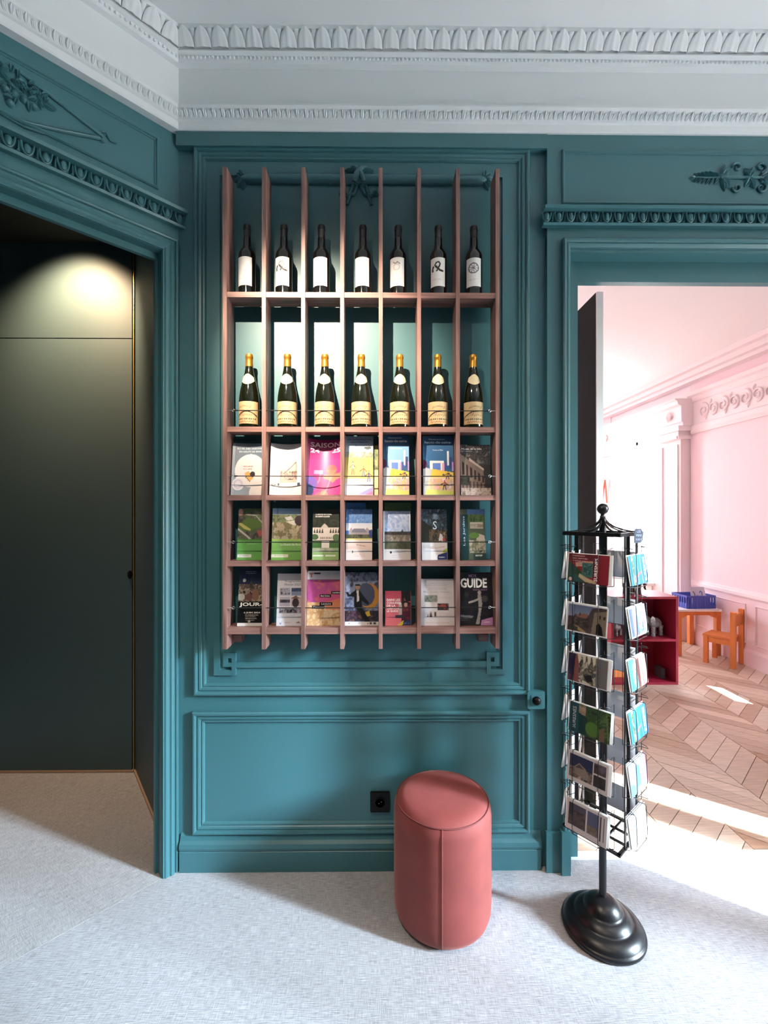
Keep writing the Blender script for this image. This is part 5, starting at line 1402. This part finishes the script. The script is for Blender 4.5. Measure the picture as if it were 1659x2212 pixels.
for r, (lab, c, tx, xo) in enumerate(f):
    card(0, r, lab + ', ' + ROWN[r] + ' facing front', c, .150, .106, xo - .002, .026, texts=tx, lean=R(8))
    # the cards behind it in the same pocket
    card(0, r, 'white edged postcard just behind the front one, %s facing front' % ROWN[r], Cv(4, 4, '#e9e6ee'), .150, .1075, xo + (.008 if r % 2 == 0 else -.007), .021, lean=R(8), m=PAPERW)
    card(0, r, 'pale postcard deepest in its pocket, %s facing front' % ROWN[r], Cv(4, 4, '#ded6d6'), .150, .108, xo - .010 if r < 2 else xo + .004, .018, lean=R(8), m=PAPERW)
def bluecard(seed):
    c = Cv(CWN, CHN, '#3fb0dc', seed); c.grad(0, 1, '#49bce0', '#2f9fe0').rect(0, 0, .12, 1, '#39b6ec').mott(.14, 0, .26, 1, ['#6f8a5a', '#e8e4d8', '#5f7d52', '#d8d2bc'], 7).line([(.44, 0), (.46, .5), (.43, 1)], .014, '#c8ecf8').line([(.7, 0), (.66, .5), (.7, 1)], .018, '#d4f0fa').line([(.28, .88), (.34, .72), (.50, .66), (.62, .60)], .028, '#e8908c').rect(.78, 0, 1, 1, '#5aa6ea')
    return c
g = []
g.append(('sky blue illustrated postcard with pink swimmer line', bluecard(51), [('SURESNES', (.80, .1, .92, .92), INKLB, .01, 90)], .004))
c = Cv(CWN, CHN, '#cfe0f4', 52); c.rect(0, 0, .22, 1, '#6f8fe0').rect(.2, .1, .40, .95, '#f0a6cc').rect(.38, .05, .55, 1, '#6d9aae').mott(.5, .0, .9, 1, ['#e8f0f6', '#6f8f9c', '#dfe6f0', '#b46a6c', '#f4f6fa'], 6)
for k in range(4): c.poly([(.3 + .13 * k, 0), (.42 + .13 * k, 0), (.4 + .13 * k, .3), (.36 + .13 * k, .38)], '#f4f7fb')
bordered(c)
g.append(('pale blue and pink collage postcard', c, [], .002))
c = Cv(CWN, CHN, '#e8a6a0', 53); c.rect(0, 0, .3, 1, '#6fd0e6').mott(.2, .1, .48, 1, ['#7ccbe0', '#ecc890', '#5aa8dc', '#f0e0b8'], 5).poly([(.42, .1), (.62, .05), (.56, 1), (.44, 1)], '#8a4a42').rect(.60, 0, .72, 1, '#f6ecec').rect(.72, 0, 1, 1, '#f0b4aa')
g.append(('turquoise and salmon illustrated postcard', c, [], .003))
g.append(('bright blue illustrated postcard with white wave stripes', bluecard(54).rect(.62, 0, 1, 1, '#3f9cec', .5), [('SURESNES', (.76, .1, .90, .90), INKLB, .01, 90)], .006))
c = Cv(CWN, CHN, '#e6b8dc', 55); c.mott(0, 0, 1, 1, ['#f0cfe8', '#d8a6d8', '#9fd6f0', '#f4e0f0'], 4).poly([(0, .6), (.25, .7), (.3, 1), (0, 1)], '#79d0ea').rect(.36, .2, .6, .85, '#68b8e8').rect(.66, .1, .72, .95, '#f6eef6').rect(.8, 0, 1, 1, '#f0a4c0')
g.append(('pink and lilac illustrated postcard', c, [], .004))
c = Cv(CWN, CHN, '#f4f4f8', 56); c.rect(.0, 0, .03, 1, '#aac4dc')
g.append(('blank white postcard', c, [], .003))
for r, (lab, c, tx, xo) in enumerate(g):
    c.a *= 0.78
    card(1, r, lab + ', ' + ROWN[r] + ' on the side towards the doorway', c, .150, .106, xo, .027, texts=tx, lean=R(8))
    card(1, r, 'thin white postcard behind the front one, %s on the side towards the doorway' % ROWN[r], Cv(4, 4, '#e8eaf2'), .150, .107, xo - .004, .022, lean=R(8), m=PAPERW)
    card(1, r, 'grey white postcard deepest in its pocket, %s on the side towards the doorway' % ROWN[r], Cv(4, 4, '#dcdde4'), .150, .107, xo + .006, .017, lean=R(8), m=GREYCARD)
for r in range(6):
    card(2, r, 'grey back of a postcard seen through the stand, %s beyond the pole at right' % ROWN[r], Cv(4, 4, '#c9c8ce'), .150, .108, -.004, .020, lean=R(8), m=GREYCARD, thick=.004)
    card(3, r, 'white back of a postcard seen between the bars, %s beyond the pole at left' % ROWN[r], Cv(4, 4, '#f0f0f4'), .150, .108, .004, .020, lean=R(8), m=PAPERW, thick=.004)

c = Cv(40, 44, '#f4ecf2', 60); c.line([(.2, .25), (.28, .4), (.24, .6)], .03, '#3c3a48').line([(.62, .3), (.7, .22), (.78, .3), (.74, .55)], .035, '#5f78c8').lines(.35, .45, .55, .1, 2, '#b88a9a', .02)
sheet('paper_sheet', 'white printed sheet standing up in the blue crate', 'paper', (3.65, 5.03, TH + .014), .17, .215, c, lean=R(14), thick=.002)
